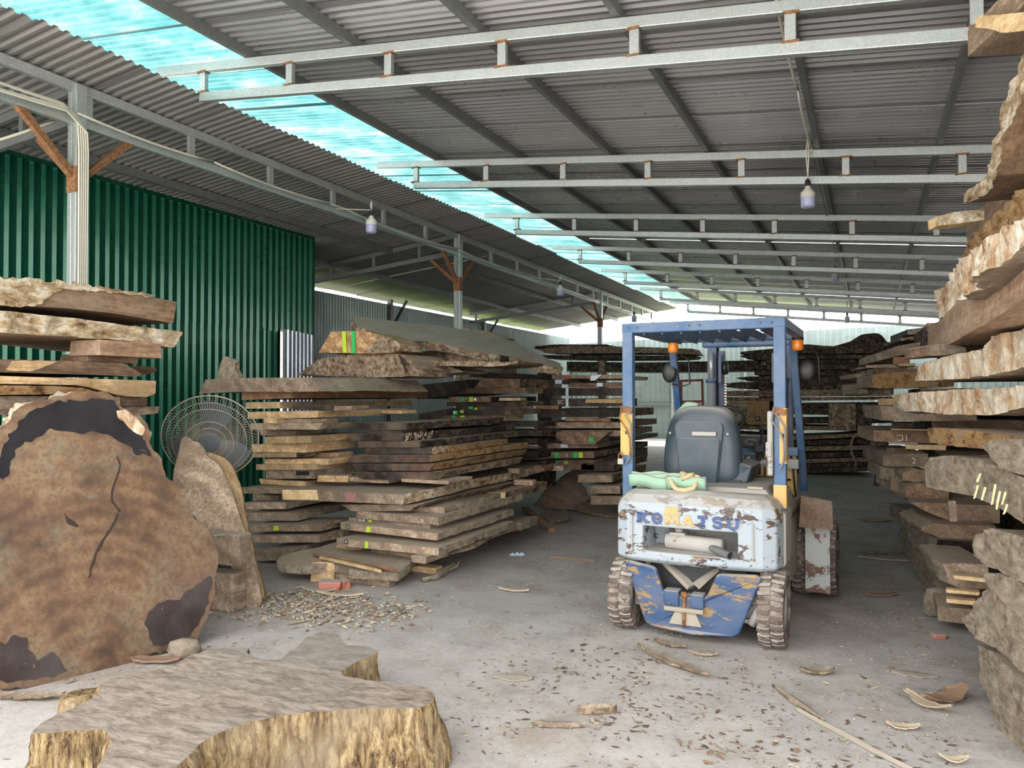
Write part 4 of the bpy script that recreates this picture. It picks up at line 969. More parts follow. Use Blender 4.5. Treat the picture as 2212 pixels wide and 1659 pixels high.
# ---------------------------------------------------------------- striped stack left of the forklift
GE = 'slabs of the striped stack'
el = [('pale slab with a red mark, top of the striped stack', 1193, 1345, 1400, 810, 818, 9.9, 'grey_wood', 'bark_pale', {}),
 ('short slab with white painted end, striped stack', 1192, 1240, 1290, 820, 829, 9.9, 'dark_wood', 'bark_brown', {}),
 ('short reddish slab with a white end, striped stack', 1225, 1308, 1340, 827, 836, 9.8, 'brown_wood', 'bark_brown', dict(bev=(8, 0))),
 ('thick slab with upright white stripe, striped stack', 1179, 1347, 1372, 838, 855, 9.8, 'dark_wood', 'bark_dark', dict(bev=(-3, 0))),
 ('slab chalked 5C with a white stripe, striped stack', 1185, 1347, 1376, 861, 878, 9.8, 'dark_wood', 'bark_dark', dict(bev=(-5, 0))),
 ('wide dark slab below the chalked one, striped stack', 1160, 1345, 1413, 884, 901, 9.7, 'dark_wood', 'bark_brown', {}),
 ('plain grey slab, sixth of the striped stack', 1152, 1342, 1418, 912, 925, 9.7, 'grey_wood', 'bark_dusty', {}),
 ('grey slab above the keystone piece, striped stack', 1138, 1345, 1408, 930, 942, 9.65, 'grey_wood', 'bark_dusty', {}),
 ('keystone-shaped half log with a green smudge', 1192, 1315, 1345, 933, 960, 9.45, 'brown_wood', 'bark_dusty', dict(bev=(-26, -30), bark='r')),
 ('slab with a white painted spot, striped stack', 1182, 1290, 1420, 958, 968, 9.6, 'grey_wood', 'bark_dusty', {}),
 ('brown slab with green and lime marks, striped stack', 1155, 1282, 1400, 977, 990, 9.5, 'brown_wood', 'bark_brown', {}),
 ('lower brown slab with a lime drip, striped stack', 1170, 1285, 1400, 993, 1015, 9.6, 'brown_wood', 'bark_brown', {}),
 ('rough dark slab right of the leaning offcut, striped stack', 1255, 1325, 1400, 1000, 1018, 9.6, 'dark_wood', 'bark_brown', {}),
 ('brown slab end low in the striped stack', 1248, 1322, 1395, 1026, 1042, 9.3, 'grey_wood', 'bark_brown', {}),
 ('bark slab low right in the striped stack', 1268, 1340, 1400, 1050, 1066, 9.2, 'grey_wood', 'bark_brown', dict(amp=.04)),
 ('bottom bark slab of the striped stack', 1275, 1345, 1400, 1072, 1090, 9.2, 'grey_wood', 'bark_brown', dict(amp=.04))]
for i, (lb, uL, uC, uR, vT, vB, Y, m, b, kw) in enumerate(el):
    o = endslab(lb, uL, uC, uR, vT, vB, Y, m, b, seed=130 + i, group=GE, **kw); e = Y - .003
    if i == 0: mark(o, 'paint_mark', 1223, 1233, 811, 818, e, 'paint_red')
    if i == 1: mark(o, 'painted_end', 1199, 1214, 820, 829, e, 'paint_white')
    if i == 2: mark(o, 'painted_end', 1289, 1302, 827, 835, e, 'paint_white')
    if i in (3, 4): mark(o, 'paint_stripe', 1222, 1228, vT, vB, e, 'paint_white')
    if i == 3: mark(o, 'paint_mark', 1244, 1256, vT, vB, e, 'wax_brown')
    if i == 4: chalk(o, '5C', 1211, 869, e, .075)
    if i == 5: chalk(o, '53', 1218, 892, e, .06, 'grey_wood')
    if i == 8: mark(o, 'paint_mark', 1272, 1282, 944, 955, e, 'paint_green')
    if i == 9: mark(o, 'painted_spot', 1212, 1227, 959, 967, e, 'paint_white')
    if i == 10:
        for q in ((1198, 1206, 'paint_green'), (1238, 1247, 'paint_green'), (1250, 1259, 'paint_lime')): mark(o, 'paint_mark', q[0], q[1], 977, 989, e, q[2])
        chalk(o, '2', 1224, 983, e, .06)
    if i == 11: mark(o, 'paint_mark', 1218, 1227, 997, 1013, e, 'paint_lime'); mark(o, 'paint_mark', 1199, 1206, 997, 1003, e, 'paint_green')
for (uL, uR, vT, vB, Y, lb, m) in [(1307, 1345, 826, 837, 9.8, 'brown end block near the top of the striped stack', 'brown_wood'), (1158, 1206, 876, 884, 9.75, 'pale spacer block left side of the striped stack', 'red_wood'), (1222, 1318, 902, 911, 9.75, 'orange spacer board in the striped stack', 'red_wood'), (1265, 1347, 862, 871, 9.72, 'pale pine strip across the 5C slab', 'pale_wood'), (1131, 1176, 1008, 1019, 8.6, 'brown block end beside the broad dusty slab', 'red_wood'), (1174, 1217, 1005, 1018, 8.9, 'grey block end next to the brown block end', 'grey_wood'), (1118, 1164, 963, 969, 8.9, 'thin brown strip right of the glossy stack', 'brown_wood')]:
    block(lb, uL, uR, vT, vB, Y, .12 if 'strip' in lb else .35, m, name='spacer_block')
outslab('wood_slab', 'wide ragged slab leaning flat against the striped stack', [(1150, 1092), (1180, 1052), (1220, 1025), (1262, 1003), (1300, 992), (1313, 991), (1295, 1005), (1280, 1020), (1262, 1030), (1250, 1043), (1265, 1052), (1272, 1070), (1282, 1075), (1250, 1085), (1242, 1100), (1200, 1100)], (.25, -.75, .6), onZ(1195, 1102, 0), .05, M['brown_wood'], M['bark_brown'], amp=.02, rows=2, seed=14, step=.03)
pa, pb = onZ(1133, 1098, .12), onZ(1193, 1146, .02); mb = MB(); mb.bar(pa, pb, .09, .05); top('plank', mb, M['red_wood'], label='red-brown plank offcut sloping to the floor', cat='plank', bev=.004)
outslab('bark_sheet', 'curled bark sheet on the floor before the striped stack', [(1228, 1095), (1250, 1080), (1290, 1085), (1330, 1100), (1345, 1118), (1300, 1112), (1260, 1105)], (0, -.1, 1), onZ(1290, 1105, .05), .02, M['bark_brown'], M['bark_brown'], cat='bark', amp=.02, rows=1, seed=15)
outslab('bark_sheet', 'grey bark slab lying right of the red-brown plank', [(1160, 1112), (1190, 1103), (1220, 1108), (1228, 1118), (1190, 1128)], (0, -.1, 1), onZ(1190, 1120, .05), .03, M['bark_dusty'], M['bark_brown'], cat='bark', amp=.02, rows=1, seed=16)
M['paper'] = flat('white_paper', (.75, .77, .8), .7)
mb = MB(); mb.prism([onY(1276, 812, 9.86), onY(1300, 809, 9.88), (onY(1290, 818, 9.86)), onY(1284, 822, 9.85), onY(1275, 822, 9.85)], (0, .01, .002)); top('paper_sheet', mb, M['paper'], label='white paper sheet hanging on the striped stack', cat='paper')
# ---------------------------------------------------------------- far slabs lying across the shed
def across(label, t, b, Y, D, mat, bm='bark_dark', group='long slabs across the far end', **kw):
    return faceslab(label, t, b, ((0, -1, 0), (0, Y, 0)), D, mat, bm, bark='frl', group=group, **kw)
fs_ = [('far long slab with lichen, top of the far left rack', [(1165, 755), (1230, 746), (1400, 750), (1495, 753)], [(1175, 762), (1230, 764), (1400, 763), (1505, 766)], 18.4, 'bark_brown'),
 ('short dark slab on top of the far left rack', [(1155, 748), (1200, 744), (1310, 744)], [(1155, 754), (1200, 752), (1300, 750)], 18.5, 'bark_dark'),
 ('second long slab of the far left rack', [(1170, 767), (1300, 767), (1460, 768), (1500, 768)], [(1185, 775), (1300, 777), (1460, 776), (1495, 774)], 18.45, 'bark_dark'),
 ('long dark beam spanning behind the forklift guard', [(1225, 781), (1400, 783), (1640, 778)], [(1225, 802), (1400, 804), (1640, 801)], 18.3, 'bark_dark')]
for i, (lb, t, b, Y, bm) in enumerate(fs_): across(lb, t, b, Y, .9, 'dark_wood', bm, seed=150 + i, amp=.025)
mb = MB(); a = onY(1302, 778, 18.2); mb.bx(a.x - .08, a.x + .08, 18.1, 18.25, 0, onY(1302, 779, 18.2).z); top('timber_post', mb, M['grey_wood'], label='short timber post under the far left rack', cat='post')
for u in (1180, 1660):
    a = onY(u, 803, 18.5); mb = MB(); mb.bx(a.x - .2, a.x + .2, 18.4, 19.1, 0, onY(u, 805, 18.5).z); top('timber_post', mb, M['dark_wood'], label='dark timber support under the long far beam, ' + ('left one' if u < 1400 else 'behind the mast'), cat='post')
mb = MB(); a = onY(1232, 776, 19.25)
gl = [('black slab with a humped top, highest of the far pile', [(1600, 760), (1680, 752), (1740, 744), (1800, 748), (1835, 738), (1862, 722), (1895, 719), (1905, 724), (1920, 742), (1960, 748)], [(1600, 765), (1680, 766), (1740, 764), (1800, 765), (1835, 764), (1862, 763), (1895, 763), (1905, 763), (1920, 762), (1960, 760)], 17.6),
 ('dark slab with a ragged left tip, far pile', [(1601, 768), (1640, 766), (1700, 767), (1900, 766)], [(1601, 771), (1640, 777), (1700, 776), (1900, 774)], 17.5),
 ('third slab of the far pile with a pale top edge', [(1650, 777), (1780, 776.5), (1930, 775.5)], [(1650, 785), (1780, 786), (1930, 784)], 17.7),
 ('fourth slab of the far pile', [(1640, 787), (1780, 787), (1930, 786)], [(1640, 798), (1780, 798), (1930, 797)], 17.4),
 ('fifth slab of the far pile', [(1630, 799), (1780, 799), (1930, 798)], [(1630, 810), (1780, 812), (1930, 811)], 17.7),
 ('slab with a jagged point left of the mast chain, far pile', [(1587, 816), (1620, 813), (1680, 812.5), (1930, 813)], [(1592, 818), (1620, 824), (1680, 824), (1930, 824)], 17.5),
 ('slab with two jagged points, far pile', [(1563, 829), (1600, 825), (1680, 824), (1930, 826)], [(1566, 836), (1600, 840), (1680, 842), (1930, 842)], 17.3),
 ('brown slab under the jagged ones, far pile', [(1560, 845), (1700, 842), (1930, 842)], [(1560, 856), (1700, 857), (1930, 855)], 17.2),
 ('long slab with pale strip, middle of the far pile', [(1555, 858), (1700, 858.5), (1930, 856.5)], [(1555, 868), (1700, 866), (1930, 863)], 17.4),
 ('dark recessed slab, middle of the far pile', [(1555, 872), (1700, 871), (1930, 869)], [(1555, 884), (1700, 884), (1930, 884)], 18.0),
 ('slab behind the shift levers, far pile', [(1550, 886), (1700, 886), (1930, 888)], [(1550, 893), (1700, 895), (1930, 898)], 17.3),
 ('slab below the levers, far pile', [(1550, 905), (1700, 904), (1930, 902)], [(1550, 914), (1700, 916), (1930, 914)], 17.3),
 ('pale-edged slab, lower half of the far pile', [(1560, 919), (1700, 920), (1870, 922)], [(1560, 927), (1700, 929), (1870, 931)], 17.1),
 ('curved slab, lower half of the far pile', [(1560, 934), (1700, 942), (1800, 939), (1880, 933)], [(1560, 942), (1700, 951), (1800, 947), (1880, 939)], 17.0),
 ('slab under the curved one, far pile', [(1560, 949), (1700, 954), (1880, 948)], [(1560, 957), (1700, 963), (1880, 958)], 17.0),
 ('striped-edge slab low in the far pile', [(1560, 962), (1700, 966), (1880, 962)], [(1560, 971), (1700, 976), (1880, 971)], 16.9),
 ('fourth slab from the floor, far pile', [(1560, 977), (1700, 980), (1880, 975)], [(1560, 985), (1700, 989), (1880, 985)], 17.0),
 ('third slab from the floor, far pile', [(1560, 990), (1700, 993), (1890, 988)], [(1560, 998), (1700, 1001), (1890, 996)], 16.8),
 ('second slab from the floor, far pile', [(1560, 1003), (1700, 1005), (1890, 998)], [(1560, 1010), (1700, 1013), (1890, 1006)], 16.7),
 ('bottom slab of the far pile, on the floor', [(1560, 1014), (1700, 1016), (1895, 1008)], [(1560, 1024), (1700, 1024), (1895, 1016)], 16.6)]
for i, (lb, t, b, Y) in enumerate(gl):
    across(lb, t, b, Y, 1.3, 'brown_wood' if i in (2, 7, 8, 12, 15) else 'dark_wood', 'bark_brown' if i in (7, 8, 12, 13, 15, 17) else 'bark_dark', seed=160 + i, amp=.025, group='slabs of the far pile', wob=.2)
for (uL, uR, vT, vB, Y, lb, m) in [(1570, 1612, 868, 912, 16.6, 'knotty trunk block behind the steering wheel, far pile', 'bark_brown'), (1612, 1660, 866, 918, 16.6, 'fibrous trunk block beside the levers, far pile', 'bark_orange'), (1788, 1845, 872, 930, 16.5, 'square dark block at the right of the far pile', 'bark_brown'), (1845, 1880, 880, 928, 16.6, 'black block next to the square dark one, far pile', 'bark_dark'), (1816, 1872, 831, 852, 16.4, 'grey block on the pale-strip slab, far pile', 'bark_dusty')]:
    block(lb, uL, uR, vT, vB, Y, .5, m, .1, group='blocks of the far pile')
mb = MB(); p = [onY(*q, 16.4) for q in ((1885, 922), (1862, 934), (1843, 945), (1838, 962), (1840, 980), (1848, 995))] + [onZ(1850, 1026, 0.01)]; mb.tube(p, .022, 6); top('dry_branch', mb, M['bark_dusty'], smooth=True, label='thin bent branch hanging on the far pile', cat='branch')
# red frame by the back wall
rf = empty('red_frame', onY(1492, 880, 19.8), label='red steel frame standing by the far pale wall', cat='frame')
M['redsteel'] = paint('red_steel', (.38, .035, .025), (.28, .05, .03), (.12, .05, .03), .6, 6, .2)
for nm, a, b in (('upright', (1471, 822), (1472, 905)), ('upright', (1517, 820), (1519, 905)), ('rail', (1470, 823), (1519, 821)), ('rail', (1472, 868), (1518, 867))):
    mb = MB(); mb.bar(onY(*a, 19.8), onY(*b, 19.8), .06, .06, (0, 1, 0)); part(nm, mb, M['redsteel'], rf)
for sgn in (0, 1):
    a = onY((1472, 1519)[sgn], 905, 19.8); mb = MB(); mb.bx(a.x - .03, a.x + .03, a.y - .03, a.y + .03, 0, a.z); part('foot', mb, M['redsteel'], rf)

# ---------------------------------------------------------------- right stack, farther part (ends towards the camera)
GR = 'slabs of the farther right stack'
r2 = [('grey chunk with a slanted end, high on the farther right stack', [(1892, 766), (1928, 752), (1945, 746), (1990, 738), (2030, 738)], [(1892, 781), (1925, 772), (1945, 768), (1985, 764), (2030, 762)], 8.6, 1.2, 'grey_wood', 'bark_dusty', 'l'),
 ('dark slab behind the big plank, top of the farther right stack', [(1960, 712), (1990, 708), (2040, 690)], [(1960, 724), (1990, 722), (2040, 716)], 9.6, 1.0, 'dark_wood', 'bark_dusty', 'f'),
 ('thin dark board below the top dark slab, farther right stack', [(1945, 730), (1980, 726), (2030, 722)], [(1945, 736), (1980, 734), (2030, 732)], 9.4, 1.0, 'dark_wood', 'bark_brown', 'f'),
 ('thin grey board sticking out left, farther right stack', [(1872, 790), (1905, 787), (1960, 788)], [(1872, 795), (1905, 794), (1960, 795)], 8.7, 1.0, 'grey_wood', 'bark_brown', 'l'),
 ('brown board above the thick bark slab, farther right stack', [(1887, 796), (1940, 795), (2010, 796)], [(1890, 808), (1940, 809), (2010, 809)], 8.6, 1.0, 'brown_wood', 'bark_brown', 'l'),
 ('pale-topped slab jutting left behind the thick bark slab', [(1843, 808), (1880, 806), (2040, 808)], [(1848, 816), (1880, 820), (2040, 820)], 9.3, 1.2, 'grey_wood', 'bark_dusty', 'l'),
 ('thick slab with yellow-brown bark face, farther right stack', [(1884, 811), (1905, 806), (1960, 803), (2060, 806)], [(1882, 837), (1905, 840), (1960, 838), (2060, 836)], 8.3, 1.0, 'grey_wood', 'bark_orange', 'f'),
 ('grey slab below the white bark slab, farther right stack', [(1902, 878), (1950, 877), (1955, 894), (2110, 895)], [(1906, 908), (1950, 909), (1955, 910), (2110, 909)], 7.4, 1.0, 'grey_wood', 'bark_dusty', 'l'),
 ('board chalked 1C upside down, farther right stack', [(1888, 930), (1950, 930), (2020, 930)], [(1886, 953), (1950, 957), (2020, 957)], 7.9, 1.2, 'warm_wood', None, ''),
 ('board chalked 2, farther right stack', [(1908, 983), (1950, 980), (2005, 980)], [(1908, 1007), (1950, 1008), (2005, 1008)], 7.6, 1.2, 'grey_wood', None, ''),
 ('rough bark lump under the chalked 2 board', [(1906, 1008), (1930, 1008), (1970, 1012)], [(1904, 1034), (1930, 1040), (1970, 1036)], 7.7, .8, 'grey_wood', 'bark_dusty', 'lf'),
 ('brown log end under the chalked 2 board', [(1948, 1022), (1962, 1012), (1995, 1012), (2010, 1020)], [(1952, 1038), (1962, 1040), (1995, 1041), (2010, 1040)], 7.4, .8, 'warm_wood', 'bark_dusty', 'l'),
 ('grey block end, lower in the farther right stack', [(1926, 1032), (1945, 1028), (1960, 1030)], [(1923, 1058), (1945, 1066), (1960, 1068)], 7.6, .7, 'grey_wood', None, ''),
 ('brown slab end beside the grey block end, farther right stack', [(1958, 1052), (1975, 1044), (2020, 1044), (2050, 1060)], [(1956, 1072), (1975, 1081), (2020, 1082), (2050, 1083)], 7.2, .9, 'warm_wood', 'bark_dusty', 'l'),
 ('brown cant with curved belly, farther right stack', [(1962, 1085), (2010, 1085), (2080, 1090), (2160, 1092)], [(2000, 1105), (2040, 1122), (2080, 1130), (2160, 1131)], 6.9, .8, 'warm_wood', 'bark_dusty', 'l')]
for i, (lb, t, b, Y, D, m, bm, bk) in enumerate(r2):
    o = faceslab(lb, t, b, ((.15, -1, 0), (.3, Y, 0)), D, m, bm, bark=bk, seed=200 + i, group=GR, amp=.025)
    n_, q_ = V((.15, -1, 0)).normalized(), V((.3, Y, 0))
    def wr(o, txt, u, v, s, fl):
        t_ = chalk(o, txt, u, v, Y, s); t_.location = onP(u, v, n_, q_) + n_ * .004 - o.location; t_.rotation_euler = (PI / 2, PI if fl else 0, .149)
    if i == 8: wr(o, '1C', 1950, 945, .085, True)
    if i == 9: wr(o, '2', 1974, 996, .07, False)
def rblock(lb, uL, uR, vT, vB, Y, D, m, **kw): return block(lb, uL, uR, vT, vB, Y, D, m, name='spacer_block', **kw)
rblock('brown block under the slanted grey chunk', 1930, 1966, 771, 787, 8.6, .4, 'red_wood')
rblock('small block on the thin grey board, farther right stack', 1940, 1978, 785, 791, 8.5, .3, 'tan_wood')
rblock('orange wedge end left of the white bark slab', 1898, 1945, 861, 876, 7.6, .5, 'tan_wood')
rblock('brown trapezoid block above the 1C board', 1928, 1976, 913, 930, 8.1, .4, 'brown_wood')
rblock('pale pine strip under the 1C board', 1958, 2045, 960, 973, 7.3, .12, 'pale_wood')
rblock('thin brown strip on the 1C board', 1925, 2010, 926, 931, 7.6, .3, 'tan_wood')
rblock('dark board end under the pale pine strip', 1916, 1960, 968, 981, 7.9, .4, 'brown_wood')
rblock('grey bark end left of the pale pine strip', 1880, 1920, 955, 988, 8.8, .5, 'bark_brown')
# long lower logs running back along the aisle
LR = ((1, .0, 0), (.42, 0, 0))
def rlong(lb, t, b, X, W, m, bm, bark='f', **kw): return faceslab(lb, t, b, ((-1, 0, 0), (X, 0, 0)), W, m, bm, bark=bark, group=kw.pop('group', GR), **kw)
q_ = V((.46, 6.6, 0)); n_ = V((-1, -.1125, 0)).normalized()
o = faceslab('long dusty log with a dark cut end and white sticker, right stack', [(1921, 1086), (1950, 1098), (1990, 1135), (2024, 1166)], [(1924, 1112), (1950, 1135), (1975, 1180), (2012, 1209)], (n_, q_), .5, 'dark_wood', 'bark_dusty', bark='f', seed=220, amp=.03, group=GR)
patch(o, 'white_sticker', [(2074, 1202), (2085, 1202), (2085, 1210), (2074, 1210)], (.1125, -1, 0), onP(2018, 1190, n_, q_) + V((0, -.02, 0)), M['tagwhite'], jag=0)
faceslab('wedge slab lying on the dark log, right stack', [(1990, 1140), (2010, 1130), (2060, 1133), (2150, 1136)], [(1992, 1146), (2030, 1162), (2062, 1178), (2150, 1178)], ((.15, -1, 0), (.35, 6.7, 0)), .8, 'warm_wood', 'bark_dusty', bark='l', seed=222, group=GR)
faceslab('lowest long log along the aisle, right stack', [(1940, 1140), (1975, 1185), (2000, 1225), (2040, 1290)], [(1935, 1165), (1962, 1205), (1990, 1262), (2026, 1328)], ((-1, -.077, 0), (.47, 6.1, 0)), .5, 'grey_wood', 'bark_dusty', bark='f', seed=223, amp=.03, group=GR)
mb = MB(); c = onZ(2022, 1300, .10); mb.lathe([(.001, -.1), (.085, -.09), (.10, 0), (.07, .09), (.001, .1)], 16, Matrix.Translation(c)); mb.v = [p + V((fbm(p * 11), fbm(p * 11 + V((5, 0, 0))), fbm(p * 9))) * .03 for p in mb.v]
top('wood_knot', mb, M['bark_dusty'], smooth=True, label='dark knotted burl at the end of the lowest right log', cat='burl')
faceslab('grey slab above the three pale battens, right stack', [(2035, 1218), (2060, 1216), (2135, 1220)], [(2050, 1262), (2065, 1272), (2135, 1272)], ((.15, -1, 0), (.45, 6.0, 0)), .7, 'grey_wood', 'bark_dusty', bark='l', seed=224, group=GR)
for (uL, uR, vT, vB, lb) in [(2061, 2140, 1243, 1259, 'highest of three pale battens in the right stack'), (2043, 2118, 1273, 1288, 'middle of three pale battens in the right stack'), (2045, 2110, 1293, 1309, 'lowest of three pale battens in the right stack')]:
    rblock(lb, uL, uR, vT, vB, 5.85, .08, 'pale_wood')
rblock('grey base block under the three pale battens', 2025, 2100, 1310, 1350, 5.9, .6, 'grey_wood')
mb = MB(); pa = onY(2056, 1082, 6.3); mb.bar(pa, onY(2060, 1126, 6.3), .045, .03, (0, 1, 0)); top('wood_strip', mb, M['grey_wood'], label='short stick standing between two slabs of the right stack', cat='wood strip')
# dusty slab leaning at the far end
outslab('plank', 'dark board leaning at the far end of the right stack', [(1885, 1050), (1893, 1010), (1905, 1005), (1908, 1035), (1902, 1048)], (-.3, -1, .2), onZ(1890, 1049, 0), .05, M['dark_wood'], M['bark_dark'], rows=1, cat='plank', seed=17)

# ---------------------------------------------------------------- right stack, nearest part
GN = 'slabs of the nearest right stack'
RP = ((-1, -.194, 0), (.3, 5.6, 0))
def rn(lb, t, b, W, m, bm, bark='f', off=0, plane=None, **kw):
    n, q = plane or RP; n = V(n).normalized()
    return faceslab(lb, t, b, (n, V(q) + n * off), W, m, bm, bark=bark, group=GN, **kw)
XP = ((-1, 0, 0), (.5, 0, 0))
# top beam and broken pale plank
bp = onX(2091, 122, .5); ba = onZ(2149, 68, bp.z) - bp; bb = onZ(2211, 118, bp.z) - bp
ba = ba.normalized() * 1.1; bb = bb.normalized() * 1.2; bh = V((0, 0, onX(2090, 68, .5).z - bp.z))
slab('square beam end at the very top of the right stack', [bp + bh, bp + ba + bh], [bp, bp + ba], bb, M['grey_wood'], None, '', seed=240, group=GN)
pn = V((ba.y, -ba.x, 0)).normalized(); pn = pn if pn.dot(_eye - bp) > 0 else -pn
faceslab('broken pale plank end on the top beam', [(2107, 40), (2112, 32), (2135, 34), (2212, 26), (2300, 16)], [(2107, 60), (2140, 62), (2165, 72), (2212, 66), (2300, 66)], (pn, bp + pn * .06), .045, 'pale_wood', None, bark='', seed=241, group=GN, name='plank')
rn('bark slab with a curved edge rising to the top right', [(2083, 418), (2115, 395), (2150, 330), (2163, 290), (2180, 215), (2212, 130), (2240, 60)], [(2087, 440), (2120, 425), (2158, 380), (2182, 300), (2200, 250), (2225, 190), (2250, 140)], .5, 'warm_wood', 'bark_pale', plane=XP, amp=.03, seed=242)
faceslab('pale stick poking out left from the right stack', [(2020, 468), (2060, 458), (2125, 452)], [(2022, 488), (2060, 484), (2125, 476)], ((.25, -1, 0), (.45, 4.9, 0)), .12, 'pale_wood', 'bark_pale', bark='f', seed=243, amp=.008, group=GN, name='wood_strip')
rn('brown slab under the pale stick, right stack', [(2085, 478), (2130, 440), (2170, 380), (2240, 240)], [(2092, 545), (2125, 520), (2170, 470), (2240, 400)], .3, 'warm_wood', 'bark_dusty', plane=XP, bark='', seed=244, off=-.25)
rn('yellow-brown bark slab above the big plank', [(2062, 575), (2100, 525), (2150, 470), (2240, 380)], [(2060, 632), (2090, 600), (2150, 545), (2240, 460)], .3, 'grey_wood', 'bark_orange', plane=XP, amp=.05, seed=245, off=-.05)
rn('slab with white flaking bark above the big plank', [(2058, 590), (2075, 560), (2120, 530), (2175, 480), (2240, 430)], [(2052, 640), (2075, 650), (2110, 620), (2170, 555), (2240, 500)], .2, 'grey_wood', 'bark_white', plane=XP, amp=.05, seed=246, off=.14)
rn('small white-streaked bark piece left of the big plank', [(2020, 628), (2040, 622), (2060, 600)], [(2030, 690), (2050, 684), (2068, 660)], .4, 'grey_wood', 'bark_white', plane=((-1, -.3, 0), (.4, 6.0, 0)), amp=.05, seed=247)
rn('big brown plank rising steeply at the right edge', [(2004, 714), (2046, 674), (2120, 596), (2212, 491), (2240, 458)], [(2004, 772), (2046, 745), (2120, 705), (2212, 648), (2240, 632)], .9, 'warm_wood', None, plane=((-1, 0, 0), (.45, 0, 0)), bark='', seed=248, warp=.02, wob=.02)
faceslab('rounded spacer block under the big plank', [(2008, 748), (2015, 743), (2060, 742), (2085, 752)], [(2008, 768), (2015, 769), (2060, 766), (2085, 763)], ((.25, -1, 0), (.4, 5.5, 0)), .5, 'brown_wood', 'bark_dusty', bark='f', amp=.008, seed=249, group='spacer blocks between slabs', name='spacer_block')
rn('thick slab with white and orange bark below the big plank', [(1990, 787), (2050, 770), (2130, 752), (2145, 728), (2212, 712), (2250, 702)], [(1975, 824), (2050, 820), (2130, 812), (2145, 810), (2212, 795), (2250, 790)], .9, 'grey_wood', 'bark_white', amp=.035, seed=250)
rn('white bark slab at eye level, right stack', [(1921, 854), (1960, 849), (2060, 842), (2212, 834), (2250, 832)], [(1955, 886), (1990, 890), (2060, 895), (2140, 898), (2212, 880), (2250, 878)], .6, 'grey_wood', 'bark_white', plane=((-1, -.26, 0), (.13, 6.3, 0)), amp=.03, seed=251)
rn('dusty-topped slab with bark edge below eye level', [(2003, 925), (2050, 925), (2130, 935), (2250, 950)], [(2012, 955), (2050, 962), (2130, 970), (2250, 992)], .9, 'grey_wood', 'bark_orange', amp=.03, seed=252, off=-.02)
rn('split slab with a dark hole pressing on the pale one', [(2120, 960), (2160, 950), (2212, 948), (2260, 945)], [(2130, 972), (2165, 1010), (2212, 1024), (2260, 1035)], .6, 'warm_wood', 'bark_dusty', amp=.015, seed=253, off=.06)
o = rn('broad pale dusty slab with yellow chalk strokes', [(1990, 1008), (2003, 988), (2040, 984), (2100, 992), (2212, 1032), (2250, 1048)], [(1996, 1052), (2030, 1060), (2090, 1072), (2150, 1098), (2212, 1136), (2250, 1160)], .9, 'grey_wood', 'bark_dusty', amp=.016, seed=254, off=.06)
n_, q_ = V(RP[0]).normalized(), V(RP[1]); q_ = q_ + n_ * .085
for i, (u, v, h) in enumerate([(2118, 1022, 20), (2112, 1048, 30), (2128, 1052, 30), (2150, 1046, 45), (2160, 1060, 40), (2172, 1062, 28), (2176, 1090, 22)]):
    patch(o, 'chalk_stroke', [(u, v), (u + 4, v), (u - 4, v + h), (u - 8, v + h)], n_, q_, M['paint_yellow'], jag=.004, off=.004)
rn('dusty slab below the pale one, near the right edge', [(2115, 1156), (2150, 1142), (2212, 1160), (2250, 1172)], [(2118, 1200), (2150, 1228), (2212, 1262), (2250, 1280)], .9, 'grey_wood', 'bark_dusty', amp=.03, seed=255, off=.0)
rn('crumbling dusty slab, third from the floor at right edge', [(2132, 1240), (2160, 1238), (2212, 1270), (2250, 1290)], [(2138, 1290), (2165, 1312), (2212, 1338), (2250, 1360)], .9, 'grey_wood', 'bark_dusty', amp=.04, seed=256, off=.0)
rn('rounded dusty log second from the floor at right edge', [(2092, 1322), (2128, 1262), (2160, 1300), (2212, 1342), (2250, 1370)], [(2078, 1345), (2100, 1372), (2150, 1405), (2212, 1465), (2250, 1500)], .9, 'grey_wood', 'bark_dusty', amp=.03, seed=257, off=.05)
rn('bottom dusty log on the floor at right edge', [(2112, 1392), (2150, 1410), (2212, 1470), (2260, 1520)], [(2116, 1470), (2150, 1548), (2200, 1640), (2260, 1760)], .9, 'grey_wood', 'bark_dusty', amp=.03, seed=258, off=-.02)

# filler slabs added behind both right stacks to keep their gaps dark
for i in range(11):
    z = .02 + .29 * i; x0 = 1.35 + .12 * math.sin(i * 2.3); y0 = 3.2 + .25 * math.sin(i * 1.7)
    if i < 9: slab('added filler slab darkening the gaps of the right stack, ' + ['lowest', 'second', 'third', 'fourth', 'fifth', 'sixth', 'seventh', 'eighth', 'ninth'][i] + ' from the floor', [V((x0, y0, z + .2)), V((x0 + 1.2, y0, z + .2))], [V((x0, y0, z)), V((x0 + 1.2, y0, z))], (0, 4.2 + .3 * math.sin(i), 0), M['brown_wood'], M['bark_dark'], 'l', seed=300 + i, group='filler slabs added behind the right stack')
for i in range(8):
    z = .02 + .29 * i; x0 = (.50 if i > 2 else 1.1) + .08 * math.sin(i * 2.3); y0 = 7.9 + .25 * math.sin(i * 1.7)
    slab('added filler slab darkening the gaps of the farther right stack, ' + ['lowest', 'second', 'third', 'fourth', 'fifth', 'sixth', 'seventh', 'eighth', 'ninth'][i] + ' from the floor', [V((x0, y0, z + .2)), V((x0 + 1.6, y0, z + .2))], [V((x0, y0, z)), V((x0 + 1.6, y0, z))], (0, 2.6, 0), M['brown_wood'], M['bark_dark'], 'l', seed=320 + i, group='filler slabs added behind the farther right stack')
